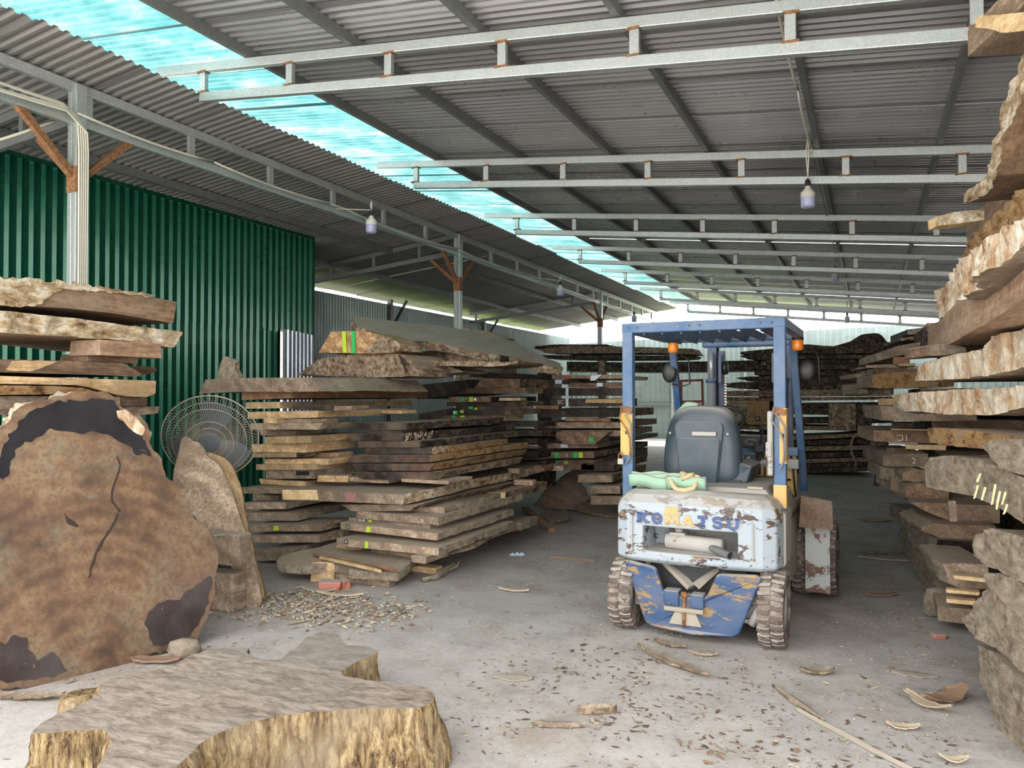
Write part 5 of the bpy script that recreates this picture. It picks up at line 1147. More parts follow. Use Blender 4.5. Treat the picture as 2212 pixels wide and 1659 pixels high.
# ---------------------------------------------------------------- the forklift (local: x right, y ahead, z up)
M['fk_blue'] = paint('blue_paint', (.022, .086, .20), (.13, .12, .11), (.40, .25, .07), .54, 9, .30, .42)
M['fk_bluelow'] = paint('scraped_blue_paint', (.011, .052, .145), (.28, .18, .07), (.20, .14, .09), .445, 8, .25, .45, (.6, 1, 1.6))
M['fk_white'] = paint('peeling_white_paint', (.33, .385, .43), (.075, .05, .042), (.17, .11, .05), .447, 12, .35, .5, (.7, 1, 1.4))
M['fk_yellow'] = paint('yellow_paint', (.58, .33, .045), (.30, .26, .20), (.20, .12, .07), .55, 7, .5, .5)
M['fk_mast'] = paint('dark_blue_mast', (.03, .065, .17), (.10, .10, .10), (.12, .09, .06), .60, 8, .4, .4)
M['fk_dust'] = paint('dusty_side_panel', (.30, .255, .19), (.40, .27, .09), (.16, .11, .07), .54, 4, .6, .7)
M['fk_patch'] = paint('patchy_fender', (.52, .54, .53), (.17, .10, .075), (.30, .22, .15), .44, 5, .4, .6)
M['fk_hood'] = paint('dusty_hood', (.36, .35, .33), (.30, .26, .2), (.30, .27, .22), .64, 6, .7, .7)
M['fk_pale'] = paint('dusty_grey_steel', (.33, .32, .30), (.20, .17, .14), (.2, .15, .11), .52, 9, .6, .7)
M['seat'] = paint('blue_grey_vinyl', (.030, .050, .070), (.07, .09, .11), (.10, .12, .13), .56, 9, .12, .42)
def rubber():
    n = NT('dusty_tyre'); v = n.coords()
    c = n.ramp(n.noise(v, 9, 7, .7), [(.42, (.10, .075, .065)), (.60, (.30, .26, .22))]); return n.set(c, .9, 0, .2)
M['tyre'] = rubber()
M['lug'] = paint('dust_worn_lug', (.26, .225, .19), (.105, .078, .066), (.13, .095, .08), .36, 13, .2, .9)
M['chain'] = flat('chain_steel', (.30, .29, .27), .4, .7)
M['amber'] = NT('amber_lens').set((.85, .25, .02), .25, 0, .6)
M['sling'] = paint('mint_webbing', (.25, .44, .31), (.33, .44, .34), (.28, .35, .26), .6, 12, .45, .9)
M['rope'] = flat('tan_webbing', (.47, .40, .24), .9)
M['black_metal'] = flat('black_metal', (.03, .03, .032), .4)
FK = empty('forklift', (-1.05, 5.06, 0), math.radians(-1.2), label='worn blue and white forklift parked with its rear to the camera', cat='forklift')
def fp(name, mb, m, parent=None, **kw):
    # vertices are in forklift coordinates; parts of parts are kept relative to their parent's origin
    par = parent or FK; off = V((0, 0, 0)); q = par
    while q is not FK: off = off + q.location; q = q.parent
    c = V((sum(p.x for p in mb.v) / len(mb.v), sum(p.y for p in mb.v) / len(mb.v), sum(p.z for p in mb.v) / len(mb.v)))
    sm = kw.pop('smooth', False); bv = kw.pop('bev', 0); fx = kw.pop('fix', True)
    return tag(link_mesh(name, mb.mesh(name, c, fx), m if isinstance(m, list) else M[m], par, c - off, sm, bv), **kw)
# counterweight with its radiator opening
def counterweight():
    pl = [(-.545, .10), (-.52, .0), (-.44, -.045), (-.25, -.07), (0, -.078), (.25, -.07), (.44, -.045), (.52, .0), (.545, .10), (.545, .50), (-.545, .50)]
    zs_ = [(.485, .03), (.515, 0), (.84, 0), (.885, .012), (.93, .05), (.955, .10)]
    mb = MB(); n = len(pl); cxy = (0, .25)
    for z, ins in zs_:
        for x, y in pl:
            sx = 1 - ins / .55; yy = y + ins * max(0, (.30 - y) / .30) if y < .3 else y
            mb.v.append(V((x * sx, yy, z + (.02 * (1 - abs(x) / .55) if z > .9 else 0))))
    for r in range(len(zs_) - 1):
        for i in range(n): mb.f.append((r * n + i, r * n + (i + 1) % n, (r + 1) * n + (i + 1) % n, (r + 1) * n + i))
    mb.f.append(tuple(reversed(range(n)))); mb.f.append(tuple((len(zs_) - 1) * n + i for i in range(n))); mb.m = [0] * len(mb.f)
    me = mb.mesh('cw', fix=True)
    a = bpy.data.objects.new('cw_tmp', me); col.objects.link(a)
    cb = MB(); cb.add([(-.335, -.3, .565), (.30, -.3, .565), (.30, -.3, .735), (-.335, -.3, .735), (-.315, .22, .575), (.28, .22, .575), (.28, .22, .73), (-.315, .22, .73)],
                      [(0, 1, 2, 3), (4, 7, 6, 5), (0, 4, 5, 1), (1, 5, 6, 2), (2, 6, 7, 3), (3, 7, 4, 0)])
    b = bpy.data.objects.new('cut_tmp', cb.mesh('cut')); col.objects.link(b)
    md = a.modifiers.new('b', 'BOOLEAN'); md.operation = 'DIFFERENCE'; md.object = b; md.solver = 'EXACT'
    bv = a.modifiers.new('v', 'BEVEL'); bv.width = .012; bv.segments = 3; bv.limit_method = 'ANGLE'; bv.angle_limit = .5
    dg = bpy.context.evaluated_depsgraph_get(); dg.update()
    out = bpy.data.meshes.new_from_object(a.evaluated_get(dg)); out.name = 'counterweight'
    bpy.data.objects.remove(a); bpy.data.objects.remove(b)
    out.materials.clear()
    o = link_mesh('counterweight', out, M['fk_white'], FK, V((0, 0, 0)))
    for p in out.polygons: p.use_smooth = False
    return o
cw = counterweight()
# raised slab-serif lettering
def letters():
    H, W0 = .066, .070
    S = {'K': [((.08, 0), (.08, 1)), ((.12, .45), (.85, 1)), ((.3, .58), (.9, 0))], 'M': [((.1, 0), (.1, 1)), ((.9, 0), (.9, 1)), ((.12, 1), (.5, .2)), ((.5, .2), (.88, 1))],
         'A': [((.1, 0), (.5, 1)), ((.9, 0), (.5, 1)), ((.25, .32), (.75, .32))], 'T': [((.5, 0), (.5, 1)), ((.05, .93), (.95, .93))]}
    serif = {'K': [(.08, 0), (.08, 1), (.86, 1), (.9, 0)], 'M': [(.1, 0), (.9, 0), (.1, 1), (.9, 1)], 'A': [(.1, 0), (.9, 0)], 'T': [(.5, 0)], 'U': [(.12, 1), (.88, 1)]}
    x = -.355; word = 'KOMATSU'; mats = ['fk_letter', 'fk_letter', 'fk_letter2', 'fk_letter2', 'fk_letter', 'fk_letter', 'fk_letter']
    for ch, mt in zip(word, mats):
        mb = MB(); w = W0 * (1.22 if ch == 'M' else 1.0)
        def fy(px): return -.0745 - .006 + .016 * (abs(px) / .35) ** 2 * .55
        def pt(a, b): px = x + a * w; return V((px, fy(px), .757 + b * H))
        def stroke(p, q, t=.021): mb.bar(pt(*p), pt(*q), .008, t, (pt(*q) - pt(*p)).cross(V((0, 1, 0))))
        for p, q in S.get(ch, []): stroke(p, q)
        for a, b in serif.get(ch, []):
            c_ = pt(a, b); mb.box((c_.x, c_.y, c_.z + (.004 if b == 0 else -.004)), (.034, .008, .013))
        if ch in 'OU' or ch == 'S':
            if ch == 'O': path = [(.5 + .38 * math.cos(t * 2 * PI / 20), .5 + .44 * math.sin(t * 2 * PI / 20)) for t in range(21)]
            elif ch == 'U': path = [(.12, 1), (.12, .4)] + [(.5 + .38 * math.cos(PI + t * PI / 10), .38 + .34 * math.sin(PI + t * PI / 10)) for t in range(11)] + [(.88, .4), (.88, 1)]
            else: path = [(.5 + .36 * math.cos(math.radians(g)), .74 + .22 * math.sin(math.radians(g))) for g in range(20, 271, 25)] + [(.5 + .36 * math.cos(math.radians(g)), .27 + .24 * math.sin(math.radians(g))) for g in range(85, -161, -25)]
            for p, q in zip(path[:-1], path[1:]): stroke(p, q, .020)
            if ch == 'S': mb.box(pt(.86, .84), (.009, .008, .018)); mb.box(pt(.14, .18), (.009, .008, .018))
        fp('letter', mb, mt, cw); x += w * 1.08 + .019
M['fk_letter'] = paint('blue_letter_paint', (.016, .05, .19), (.30, .25, .16), (.3, .27, .24), .63, 26, .25, .5)
M['fk_letter2'] = paint('worn_letter_paint', (.50, .33, .12), (.18, .18, .28), (.26, .2, .17), .50, 18, .3, .6)
letters()
mb = MB(); mb.box((-.125, -.0765, .845), (.09, .004, .055)); fp('worn_emblem', mb, 'fk_letter2', cw)
for sx in (-.40, .385):
    mb = MB(); mb.bx(sx - .003, sx + .003, -.066, -.058, .56, .80); fp('seam', mb, 'fk_pale', cw)
# radiator mesh, muffler and tail pipe in the opening
mb = MB()
mb.bx(-.22, .31, .20, .205, .56, .74); rad = fp('radiator', mb, 'black_metal')
mb = MB()
for i in range(58):
    xx = -.215 + .52 * i / 57; mb.bx(xx - .0018, xx + .0018, .188, .199, .56, .74)
for i in range(20):
    zz = .565 + .17 * i / 19; mb.bx(-.22, .31, .190, .197, zz - .0016, zz + .0016)
fp('grille', mb, 'fk_pale', rad, kind='stuff')
mb = MB(); mb.tube([(-.205, .07, .625), (-.195, .07, .625), (.17, .05, .615), (.18, .05, .615)], [.035, .052, .052, .036], 20); muf = fp('muffler', mb, 'fk_pale', smooth=True)
mb = MB(); mb.tube([(-.12, .09, .67), (-.12, .09, .76)], .028, 12); mb.bx(-.17, -.07, .04, .11, .668, .685); fp('inlet_pipe', mb, 'fk_pale', muf)
mb = MB(); mb.tube([(.10, .03, .612), (.155, -.02, .605), (.255, -.115, .595)], .024, 16, False); mb.tube([(.10, .03, .612), (.155, -.02, .605), (.254, -.114, .595)], .021, 16, False); fp('tail_pipe', mb, 'galv_dark', smooth=True, fix=False)
mb = MB(); mb.lathe([(.021, 0), (.001, 0.0)], 16, Matrix.Translation((.25, -.11, .5955)) @ V((.69, -.72, -.05)).to_track_quat('Z', 'Y').to_matrix().to_4x4()); fp('pipe_mouth', mb, 'black')
# lower blue guard plate with its tow pocket
pl = [(-.455, .475), (-.42, .49), (-.26, .468), (-.235, .455), (-.185, .315), (-.16, .30), (.07, .30), (.10, .315), (.16, .455), (.185, .465), (.40, .475), (.435, .455), (.30, .10), (.26, .075), (0, .055), (-.27, .075), (-.31, .10)]
mb = MB(); mb.prism([(x, -.06 - .03 * (1 - (x / .45) ** 2), z) for x, z in pl], (0, .05, 0)); gp = fp('guard_plate', mb, 'fk_bluelow', bev=.012)
mb = MB(); mb.bx(-.175, -.075, -.11, -.02, .235, .335); fp('tow_cheek', mb, 'fk_bluelow', gp, bev=.008)
mb = MB(); mb.bx(.0, .085, -.11, -.02, .235, .325); fp('tow_cheek', mb, 'fk_bluelow', gp, bev=.008)
mb = MB(); mb.bx(-.17, .085, -.125, -.05, .205, .232); fp('tow_lip', mb, 'fk_dust', gp, bev=.006)
mb = MB(); mb.tube([(-.04, -.10, .31), (-.04, -.115, .11)], .011, 8); mb.lathe([(.001, 0), (.022, .0), (.022, .03), (.001, .035)], 12, Matrix.Translation((-.04, -.10, .30))); fp('tow_pin', mb, 'rust', gp, smooth=True)
mb = MB(); mb.prism([(-.14, -.105, .12), (.07, -.105, .12), (.03, -.10, .205), (-.10, -.10, .205)], (0, .03, 0)); fp('tow_skirt', mb, 'fk_dust', gp)
mb = MB(); mb.bar((-.22, .12, .47), (-.03, .05, .33), .07, .03); mb.bar((.12, .12, .46), (.0, .05, .34), .10, .02); fp('frame_brace', mb, 'fk_dust')
mb = MB(); mb.bx(-.32, .32, .10, .5, .16, .48); fp('rear_frame', mb, 'black_metal')
# wheels
def wheel(x, y, r, w, side, name, lugs=26):
    W = Matrix.Translation((x, y, r)) @ Matrix.Rotation(PI / 2, 4, 'Y')
    mb = MB(); mb.lathe([(r * .56, -w * .42), (r * .62, -w * .5), (r * .86, -w * .5), (r * .95, -w * .42), (r * .965, -w * .2), (r * .965, w * .2), (r * .95, w * .42), (r * .86, w * .5), (r * .62, w * .5), (r * .56, w * .42)], 40, W)
    ty = fp(name, mb, 'tyre', smooth=True)
    mb = MB()
    for k in range(lugs):
        a = 2 * PI * k / lugs
        for s in (-1, 1):
            aa = a + (PI / lugs if s > 0 else 0)
            Rm = Matrix.Rotation(aa, 4, 'X')
            pts = []
            for rr_, sc_ in ((r * .94, 1.12), (r * 1.0, .92)):
                for u_, t_ in ((.02, -.30), (.27, -.55), (.50, -.42), (.50, .42), (.24, .30), (.02, .55)):
                    pts.append(V((x, y, r)) + (Rm @ V((s * u_ * w, t_ * sc_ * PI * r / lugs * 1.05, rr_ * (1 if u_ < .45 else .965)))))
            mb.add(pts, [tuple(range(6, 12)), tuple(reversed(range(6)))] + [(i, (i + 1) % 6, 6 + (i + 1) % 6, 6 + i) for i in range(6)])
    fp('tread_lugs', mb, 'lug', ty, kind='stuff')
    mb = MB(); mb.lathe([(.001, side * w * .15), (r * .2, side * w * .15), (r * .22, side * w * .3), (r * .30, side * w * .28), (r * .42, side * w * .12), (r * .52, side * w * .30), (r * .58, side * w * .44), (r * .58, -side * w * .44), (r * .3, -side * w * .3), (.001, -side * w * .3)], 30, W)
    fp('rim', mb, 'fk_pale', ty, smooth=True)
    for k in range(6):
        a = 2 * PI * k / 6; mb = MB(); c = V((x, y, r)) + V((side * w * .3, r * .27 * math.cos(a), r * .27 * math.sin(a))); mb.box(c, (.02, .018, .018)); fp('wheel_nut', mb, 'fk_pale', ty)
wheel(-.475, .10, .245, .155, -1, 'rear_tyre'); wheel(.49, .10, .245, .155, 1, 'rear_tyre')
for x in (-.70, -.53, .53, .70): wheel(x, 1.62, .30, .155, 1 if x > 0 else -1, 'front_tyre')
mb = MB(); mb.bx(-.42, .42, .05, .16, .17, .28); fp('steer_axle', mb, 'fk_pale', bev=.01)
mb = MB(); mb.tube([(.22, -.0, .17), (.40, .0, .165)], .014, 8); mb.tube([(.36, 0, .15), (.42, 0, .26)], .03, 10); fp('tie_rod', mb, 'fk_pale', smooth=True)
mb = MB(); mb.prism([(.24, .03, .40), (.41, .03, .40), (.41, .03, .2), (.32, .03, .2)], (0, .04, 0)); fp('axle_plate', mb, 'fk_pale')
# body
mb = MB(); mb.prism([(.50, .42, .86), (.50, .50, .50), (.50, .80, .24), (.50, 1.95, .22), (.50, 2.0, .75), (.50, 1.15, .80), (.50, .95, .92)], (-.04, 0, 0)); fp('side_panel', mb, 'fk_dust', bev=.006)
mb = MB(); mb.prism([(-.50, .42, .86), (-.50, .50, .50), (-.50, .80, .24), (-.50, 1.95, .22), (-.50, 2.0, .75), (-.50, 1.15, .80), (-.50, .95, .92)], (.04, 0, 0)); fp('side_panel', mb, 'fk_dust', bev=.006)
mb = MB(); mb.bx(-.46, .46, .45, 2.0, .25, .70); fp('chassis', mb, 'fk_dust')
mb = MB(); mb.add([(-.45, .18, .955), (.45, .18, .955), (.45, .95, .96), (-.45, .95, .96), (-.42, .22, .985), (.42, .22, .985), (.42, .93, .99), (-.42, .93, .99)], [(0, 1, 2, 3), (4, 7, 6, 5), (0, 4, 5, 1), (1, 5, 6, 2), (2, 6, 7, 3), (3, 7, 4, 0)]); hood = fp('hood', mb, 'fk_hood', bev=.008)
mb = MB(); mb.bx(-.44, .44, .48, 1.0, .70, .958); fp('engine_bay', mb, 'fk_dust')
for sx in (.36,):
    mb = MB(); mb.box((sx, .21, .992), (.10, .03, .016)); fp('hood_hinge', mb, 'fk_dust', hood)
mb = MB(); mb.prism([(.455, .12, .94), (.56, .12, .84), (.56, .12, .52), (.54, .12, .5), (.455, .12, .5)], (0, .32, 0)); fp('corner_panel', mb, 'fk_pale', bev=.01)
mb = MB(); mb.bx(-.5, .5, .96, 1.95, .68, .73); fp('floor_plate', mb, 'fk_dust')
# front fenders and step
for s in (-1, 1):
    mb = MB(); xa, xb = (.565, .745) if s > 0 else (-.745, -.565)
    mb.bx(xa, xb, 1.27, 1.29, .09, .62); mb.prism([(xa, 1.27, .62), (xa, 1.35, .68), (xa, 1.9, .68), (xa, 1.9, .66), (xa, 1.36, .66), (xa, 1.29, .61)], (xb - xa, 0, 0)); fp('fender', mb, 'fk_patch', bev=.004)
mb = MB(); mb.prism([(.54, 1.1, .61), (.78, 1.1, .61), (.76, 1.25, .80), (.54, 1.25, .83)], (0, .02, 0)); fp('step_flap', mb, 'warm_wood')
# overhead guard
for s in (-1, 1):
    x = .515 * s
    mb = MB(); mb.bx(x - .038, x + .038, .20, .27, .86, 2.06); post = fp('rear_post', mb, 'fk_blue', bev=.006)
    mb = MB(); mb.bx(x + .004 * s - .043, x + .004 * s + .043, .19, .205, 1.18, 1.48) if s < 0 else mb.bx(x + .0, x + .043, .19, .275, 1.16, 1.52); hg = fp('grab_plate', mb, 'fk_yellow', post)
    mb = MB(); mb.lathe([(.001, 0), (.014, 0)], 12, Matrix.Translation((x + (.0 if s < 0 else .022), .188, 1.34)) @ Matrix.Rotation(PI / 2, 4, 'X')); fp('hole', mb, 'black', hg)
    if s > 0: mb = MB(); mb.bx(x - .040, x + .040, .196, .274, .87, 1.02); fp('scraped_patch', mb, 'fk_yellow', post)
    mb = MB(); mb.tube([(x - .04 * s, .18, 1.50), (x + .0 * s, .16, 1.46), (x + .035, .17, 1.40), (x + .04, .17, 1.25), (x + .02, .18, 1.16), (x + .0, .17, 1.12)], .007, 6); fp('cable', mb, 'wire', post, smooth=True)
    mb = MB(); mb.tube([(x - .03, .17, 1.52), (x - .045, .16, 1.44), (x + .01, .16, 1.36), (x + .03, .165, 1.30), (x + .035, .165, 1.18)], .006, 6); fp('cable', mb, 'rust' if s < 0 else 'wire', post, smooth=True)
    mb = MB(); mb.box((x, .188, 1.50), (.085, .03, .04), (0, .2, 0)); fp('clip', mb, 'rust', post)
    mb = MB(); mb.bar((x * .93, 1.32, 2.05), (x * .98, 1.90, .80), .06, .055, (1, 0, 0)); fp('front_pillar', mb, 'fk_blue', bev=.006)
pk = empty('padlock', (0, 0, 0)); pk.parent = FK; pk.location = (-.555, .17, 1.16)
mb = MB(); mb.box((-.555, .17, 1.135), (.042, .022, .042)); fp('padlock_body', mb, 'fk_pale', pk, bev=.005)
mb = MB(); mb.tube([(-.57, .17, 1.155), (-.57, .17, 1.185), (-.555, .17, 1.205), (-.54, .17, 1.185), (-.54, .17, 1.155)], .005, 8); fp('shackle', mb, 'rust', pk, smooth=True)
mb = MB(); mb.bx(.44, .475, .17, .30, 1.08, 1.50); mb.bx(.43, .47, .16, .20, 1.2, 1.3); fp('switch_box', mb, 'fk_pale', bev=.01)
mb = MB(); mb.lathe([(.001, 0), (.028, 0), (.024, .03), (.001, .035)], 14, Matrix.Translation((.42, .2, 1.16)) @ Matrix.Rotation(PI / 2, 4, 'X')); fp('buzzer', mb, 'black')
mb = MB(); mb.bx(-.555, .555, .20, .27, 2.045, 2.115); rb = fp('roof_bar_rear', mb, 'fk_blue', bev=.006)
for x in (-.50, -.44, .0, -.07, .40, .47):
    mb = MB(); mb.lathe([(.001, 0), (.008, 0)], 10, Matrix.Translation((x, .1985, 2.082)) @ Matrix.Rotation(PI / 2, 4, 'X')); fp('bolt_hole', mb, 'black', rb)
mb = MB(); mb.bx(-.52, .52, 1.32, 1.38, 2.045, 2.10); fp('roof_bar_front', mb, 'fk_blue', bev=.006)
for s in (-1, 1):
    mb = MB(); mb.bx(s * .555 - .03 * (1 + s), s * .555 + .03 * (1 - s), .26, 1.36, 2.05, 2.115); fp('roof_side_rail', mb, 'fk_blue', bev=.006)
for i in range(7):
    x = -.40 + .8 * i / 6; mb = MB(); mb.box((x, .80, 2.06), (.012, 1.08, .06), (0, .5, 0)); fp('roof_slat', mb, 'fk_blue')
# turn lamps and mirrors
for x, y in ((-.435, 1.18), (.52, 1.28)):
    mb = MB(); mb.lathe([(.001, -.05), (.034, -.046), (.042, -.03), (.042, .03), (.034, .046), (.001, .05)], 18, Matrix.Translation((x, y, 2.0 - (0 if x < 0 else .0)))); lm = fp('turn_lamp', mb, 'amber', smooth=True)
    mb = MB(); mb.bx(x - .012, x + .012, y, y + .09, 1.99, 2.015); fp('lamp_bracket', mb, 'black', lm)
    mb = MB(); mb.lathe([(.044, -.012), (.044, .012)], 18, Matrix.Translation((x, y, 2.0 + .045))); fp('lamp_cap', mb, 'black', lm, smooth=True)
for s, x in ((-1, -.52), (1, .58)):
    mb = MB(); mb.lathe([(.001, 0), (.075, .002), (.08, .012), (.05, .03), (.001, .035)], 20, Matrix.Translation((x, 1.40, 1.80)) @ Matrix.Rotation(PI / 2, 4, 'X') @ Matrix.Scale(1.4, 4, (0, 1, 0)) @ Matrix.Scale(.8, 4)); mr = fp('mirror', mb, 'black_metal', smooth=True)
    mb = MB(); mb.tube([(x + .1 * (1 if s < 0 else .6), 1.36, 1.95), (x + .17 * (1 if s < 0 else .5), 1.36, 1.90), (x + .18 * (1 if s < 0 else .5), 1.36, 1.70), (x + .11, 1.37, 1.68), (x + .02, 1.39, 1.70)], .007, 6); fp('mirror_stay', mb, 'black', mr, smooth=True)
# seat
sy = .46
def seat():
    prof = [(.0, .955, .27), (.0, 1.06, .285), (.01, 1.25, .28), (.03, 1.40, .245), (.045, 1.47, .215), (.06, 1.51, .17), (.08, 1.528, .10)]
    mb = MB(); N = 28
    for y, z, hw in prof:
        for k in range(N):
            a = 2 * PI * k / N; ex = .5
            cx_, sx_ = math.cos(a), math.sin(a); X = hw * math.copysign(abs(cx_) ** ex, cx_); Y = .085 * math.copysign(abs(sx_) ** ex, sx_)
            mb.v.append(V((-.065 + X, sy + .09 + y + Y + .03 * (abs(cx_) ** 3), z)))
    R = len(prof)
    for r in range(R - 1):
        for k in range(N): mb.f.append((r * N + k, r * N + (k + 1) % N, (r + 1) * N + (k + 1) % N, (r + 1) * N + k))
    mb.f += [tuple(reversed(range(N))), tuple((R - 1) * N + k for k in range(N))]; mb.m = [0] * len(mb.f)
    st = fp('seat_back', mb, 'seat', smooth=True)
    m = st.modifiers.new('s', 'SUBSURF'); m.levels = 1; m.render_levels = 2
    def rr(x0, x1, z0, z1, y, t, rad, n=6):
        pts = []
        for cx_, cz_, a0 in ((x1 - rad, z1 - rad, 0), (x0 + rad, z1 - rad, 90), (x0 + rad, z0 + .01, 180), (x1 - rad, z0 + .01, 270)):
            rd = rad if a0 < 180 else .01
            for i in range(n + 1): g = math.radians(a0 + 90 * i / n); pts.append((cx_ + (rd if a0 < 180 else rad if False else rd) * math.cos(g), y, cz_ + rd * math.sin(g)))
        q = MB(); q.prism(pts, (0, t, 0)); return q
    fp('back_panel', rr(-.24, .105, .97, 1.42, sy - .012, .03, .05), 'seat', st, bev=.006)
    fp('document_box', rr(-.225, .088, .97, 1.30, sy - .035, .03, .04), 'seat', st, bev=.008)
    mb = MB(); mb.bx(-.11, .06, sy - .032, sy - .01, 1.315, 1.345); fp('box_latch', mb, 'fk_hood', st, bev=.005)
    for x in (-.275, .135):
        mb = MB(); mb.lathe([(.001, .0), (.010, .0), (.008, .006), (.001, .008)], 10, Matrix.Translation((x, sy - .002, 1.33)) @ Matrix.Rotation(PI / 2, 4, 'X')); fp('screw', mb, 'fk_pale', st)
    mb = MB(); mb.bx(-.33, .20, sy + .12, sy + .62, 1.0, 1.11); fp('seat_cushion', mb, 'seat', bev=.03)
    mb = MB(); mb.prism([(.10, sy + .02, .97), (.26, sy + .05, .99), (.29, sy + .1, 1.10), (.19, sy + .06, 1.13), (.12, sy + .02, 1.02)], (0, .45, 0)); fp('seat_side', mb, 'seat', bev=.012)
    mb = MB(); mb.bx(-.28, .22, sy + .02, sy + .6, .985, 1.005); fp('seat_rail', mb, 'black_metal')
    mb = MB(); mb.prism([(-.30, sy + .16, 1.46), (-.20, sy + .16, 1.56), (-.1, sy + .16, 1.545), (-.16, sy + .16, 1.45)], (0, .1, 0)); fp('torn_headrest', mb, 'sling', bev=.02)
seat()
# dash, panels, wheel and levers
mb = MB(); mb.bx(-.46, .48, 1.66, 1.74, 1.10, 1.17); fp('dash_bar', mb, 'fk_blue', bev=.008)
mb = MB(); mb.bx(-.46, .46, 1.72, 1.76, .70, 1.10); fp('front_panel', mb, 'fk_yellow')
mb = MB(); mb.bx(.02, .24, 1.50, 1.62, 1.17, 1.27); db = fp('gauge_box', mb, 'black_metal', bev=.01)
mb = MB(); mb.tube([(.13 + .045 * math.cos(k * PI / 8), 1.495, 1.22 + .022 * math.sin(k * PI / 8)) for k in range(17)], .004, 5, False); fp('gauge_ring', mb, 'wire', db)
mb = MB(); mb.bx(.10, .19, 1.30, 1.40, 1.06, 1.14); fp('key_box', mb, 'seat', bev=.01)
mb = MB(); mb.lathe([(.001, 0), (.016, 0), (.014, .02), (.001, .02)], 12, Matrix.Translation((.145, 1.30, 1.10)) @ Matrix.Rotation(PI / 2, 4, 'X')); fp('key_switch', mb, 'galv')
sw = V((-.045, 1.16, 1.40)); tl = Matrix.Translation(sw) @ Matrix.Rotation(math.radians(-32), 4, 'X').inverted()
tl = Matrix.Translation(sw) @ Matrix.Rotation(math.radians(38), 4, 'X')
mb = MB(); mb.tube([tl @ V((.175 * math.cos(2 * PI * k / 36), .175 * math.sin(2 * PI * k / 36), 0)) for k in range(37)], .013, 10, False); st = fp('steering_wheel', mb, 'black', smooth=True)
for k in range(3):
    a = 2 * PI * k / 3 + .5; mb = MB(); mb.bar(tl @ V((0, 0, -.03)), tl @ V((.17 * math.cos(a), .17 * math.sin(a), 0)), .025, .01); fp('spoke', mb, 'black', st)
mb = MB(); mb.tube([tl @ V((0, 0, -.01)), V((-.04, 1.55, .85))], .03, 12); fp('steering_column', mb, 'black')
for x0, x1, zt in ((.205, .20, 1.415), (.335, .22, 1.44)):
    k0 = V((x0, 1.36, zt)); mb = MB(); mb.tube([k0, k0 + V((.04, .02, -.07)), V((x1 - .02, 1.52, 1.10)), V((x1 - .03, 1.55, .95))], .009, 8); lv = fp('lever', mb, 'black', smooth=True)
    mb = MB(); mb.lathe([(.001, -.024), (.018, -.018), (.025, 0), (.018, .018), (.001, .024)], 14, Matrix.Translation(k0)); fp('knob', mb, 'black', lv, smooth=True)
mb = MB(); mb.bx(.16, .24, 1.46, 1.50, 1.13, 1.22); fp('lever_boot', mb, 'black', bev=.015)
for i in range(5):
    mb = MB(); x = .12 + .075 * i; mb.tube([(x, 1.70, 1.10), (x + .02, 1.68, .98), (x + .01 * i, 1.69, .72)], .008, 6); fp('hose', mb, 'black', smooth=True)
mb = MB(); mb.tube([(-.1, 1.69, .92), (.15, 1.67, .92), (.42, 1.69, .90)], .009, 6); fp('hose', mb, 'black', smooth=True)
mb = MB(); mb.tube([(-.1, 1.69, .83), (.2, 1.67, .81), (.40, 1.69, .84), (.44, 1.69, .75)], .009, 6); fp('hose', mb, 'black', smooth=True)
mb = MB(); mb.bx(.40, .49, 1.60, 1.68, 1.0, 1.08); fp('junction_box', mb, 'fk_pale', bev=.008)
# mast
for s in (-1, 1):
    x = .33 * s
    mb = MB(); mb.bx(x - .04, x + .04, 2.32, 2.35, .08, 2.08); mb.bx(x + s * .03, x + s * .045, 2.22, 2.34, .08, 2.08); mb.bx(x - .04, x + .04, 2.20, 2.23, .08, 2.08); fp('mast_channel', mb, 'fk_mast')
    xi = .255 * s
    mb = MB(); mb.bx(xi - .025, xi + .025, 2.24, 2.33, .10, 2.02); fp('inner_channel', mb, 'fk_mast', bev=.004)
    xc = .30 * s - (.02 if s < 0 else 0); mb = MB(); mb.tube([(xc, 2.13, .2), (xc, 2.13, 1.72)], .042, 18); mb.tube([(xc, 2.13, 1.72), (xc, 2.13, 1.76)], .052, 18); lc = fp('lift_cylinder', mb, 'fk_blue', smooth=True)
    mb = MB(); mb.tube([(xc, 2.13, 1.76), (xc, 2.13, 2.0)], .022, 12); fp('cylinder_rod', mb, 'galv', lc, smooth=True)
    xk = .205 * s + (.0 if s < 0 else .06); mb = MB(); z = .35
    while z < 1.80: mb.box((xk, 2.2, z), (.022, .016, .017)); z += .026
    tag(fp('lift_chain', mb, 'chain'), kind='stuff')
    mb = MB(); mb.lathe([(.001, -.02), (.06, -.02), (.06, .02), (.001, .02)], 20, Matrix.Translation((xk, 2.2, 1.86)) @ Matrix.Rotation(PI / 2, 4, 'Y')); fp('chain_pulley', mb, 'black_metal', smooth=True)
    mb = MB(); mb.bx(xk - .05, xk - .025, 2.12, 2.26, 1.72, 1.98); fp('pulley_cheek', mb, 'fk_mast')
mb = MB(); mb.bx(-.42, .42, 2.18, 2.26, 2.05, 2.11); fp('mast_crossbar', mb, 'fk_blue', bev=.02)
mb = MB(); mb.bx(-.31, -.28, 2.2, 2.24, 2.11, 2.2); mb.bx(-.25, -.21, 2.2, 2.24, 2.11, 2.14); fp('mast_lug', mb, 'fk_mast')
mb = MB(); mb.bx(-.42, .42, 2.2, 2.28, .45, .55); fp('mast_tie', mb, 'fk_mast')
for z in (.25, .62):
    mb = MB(); mb.bx(-.48, .48, 2.37, 2.41, z - .05, z + .05); fp('carriage_bar', mb, 'fk_mast')
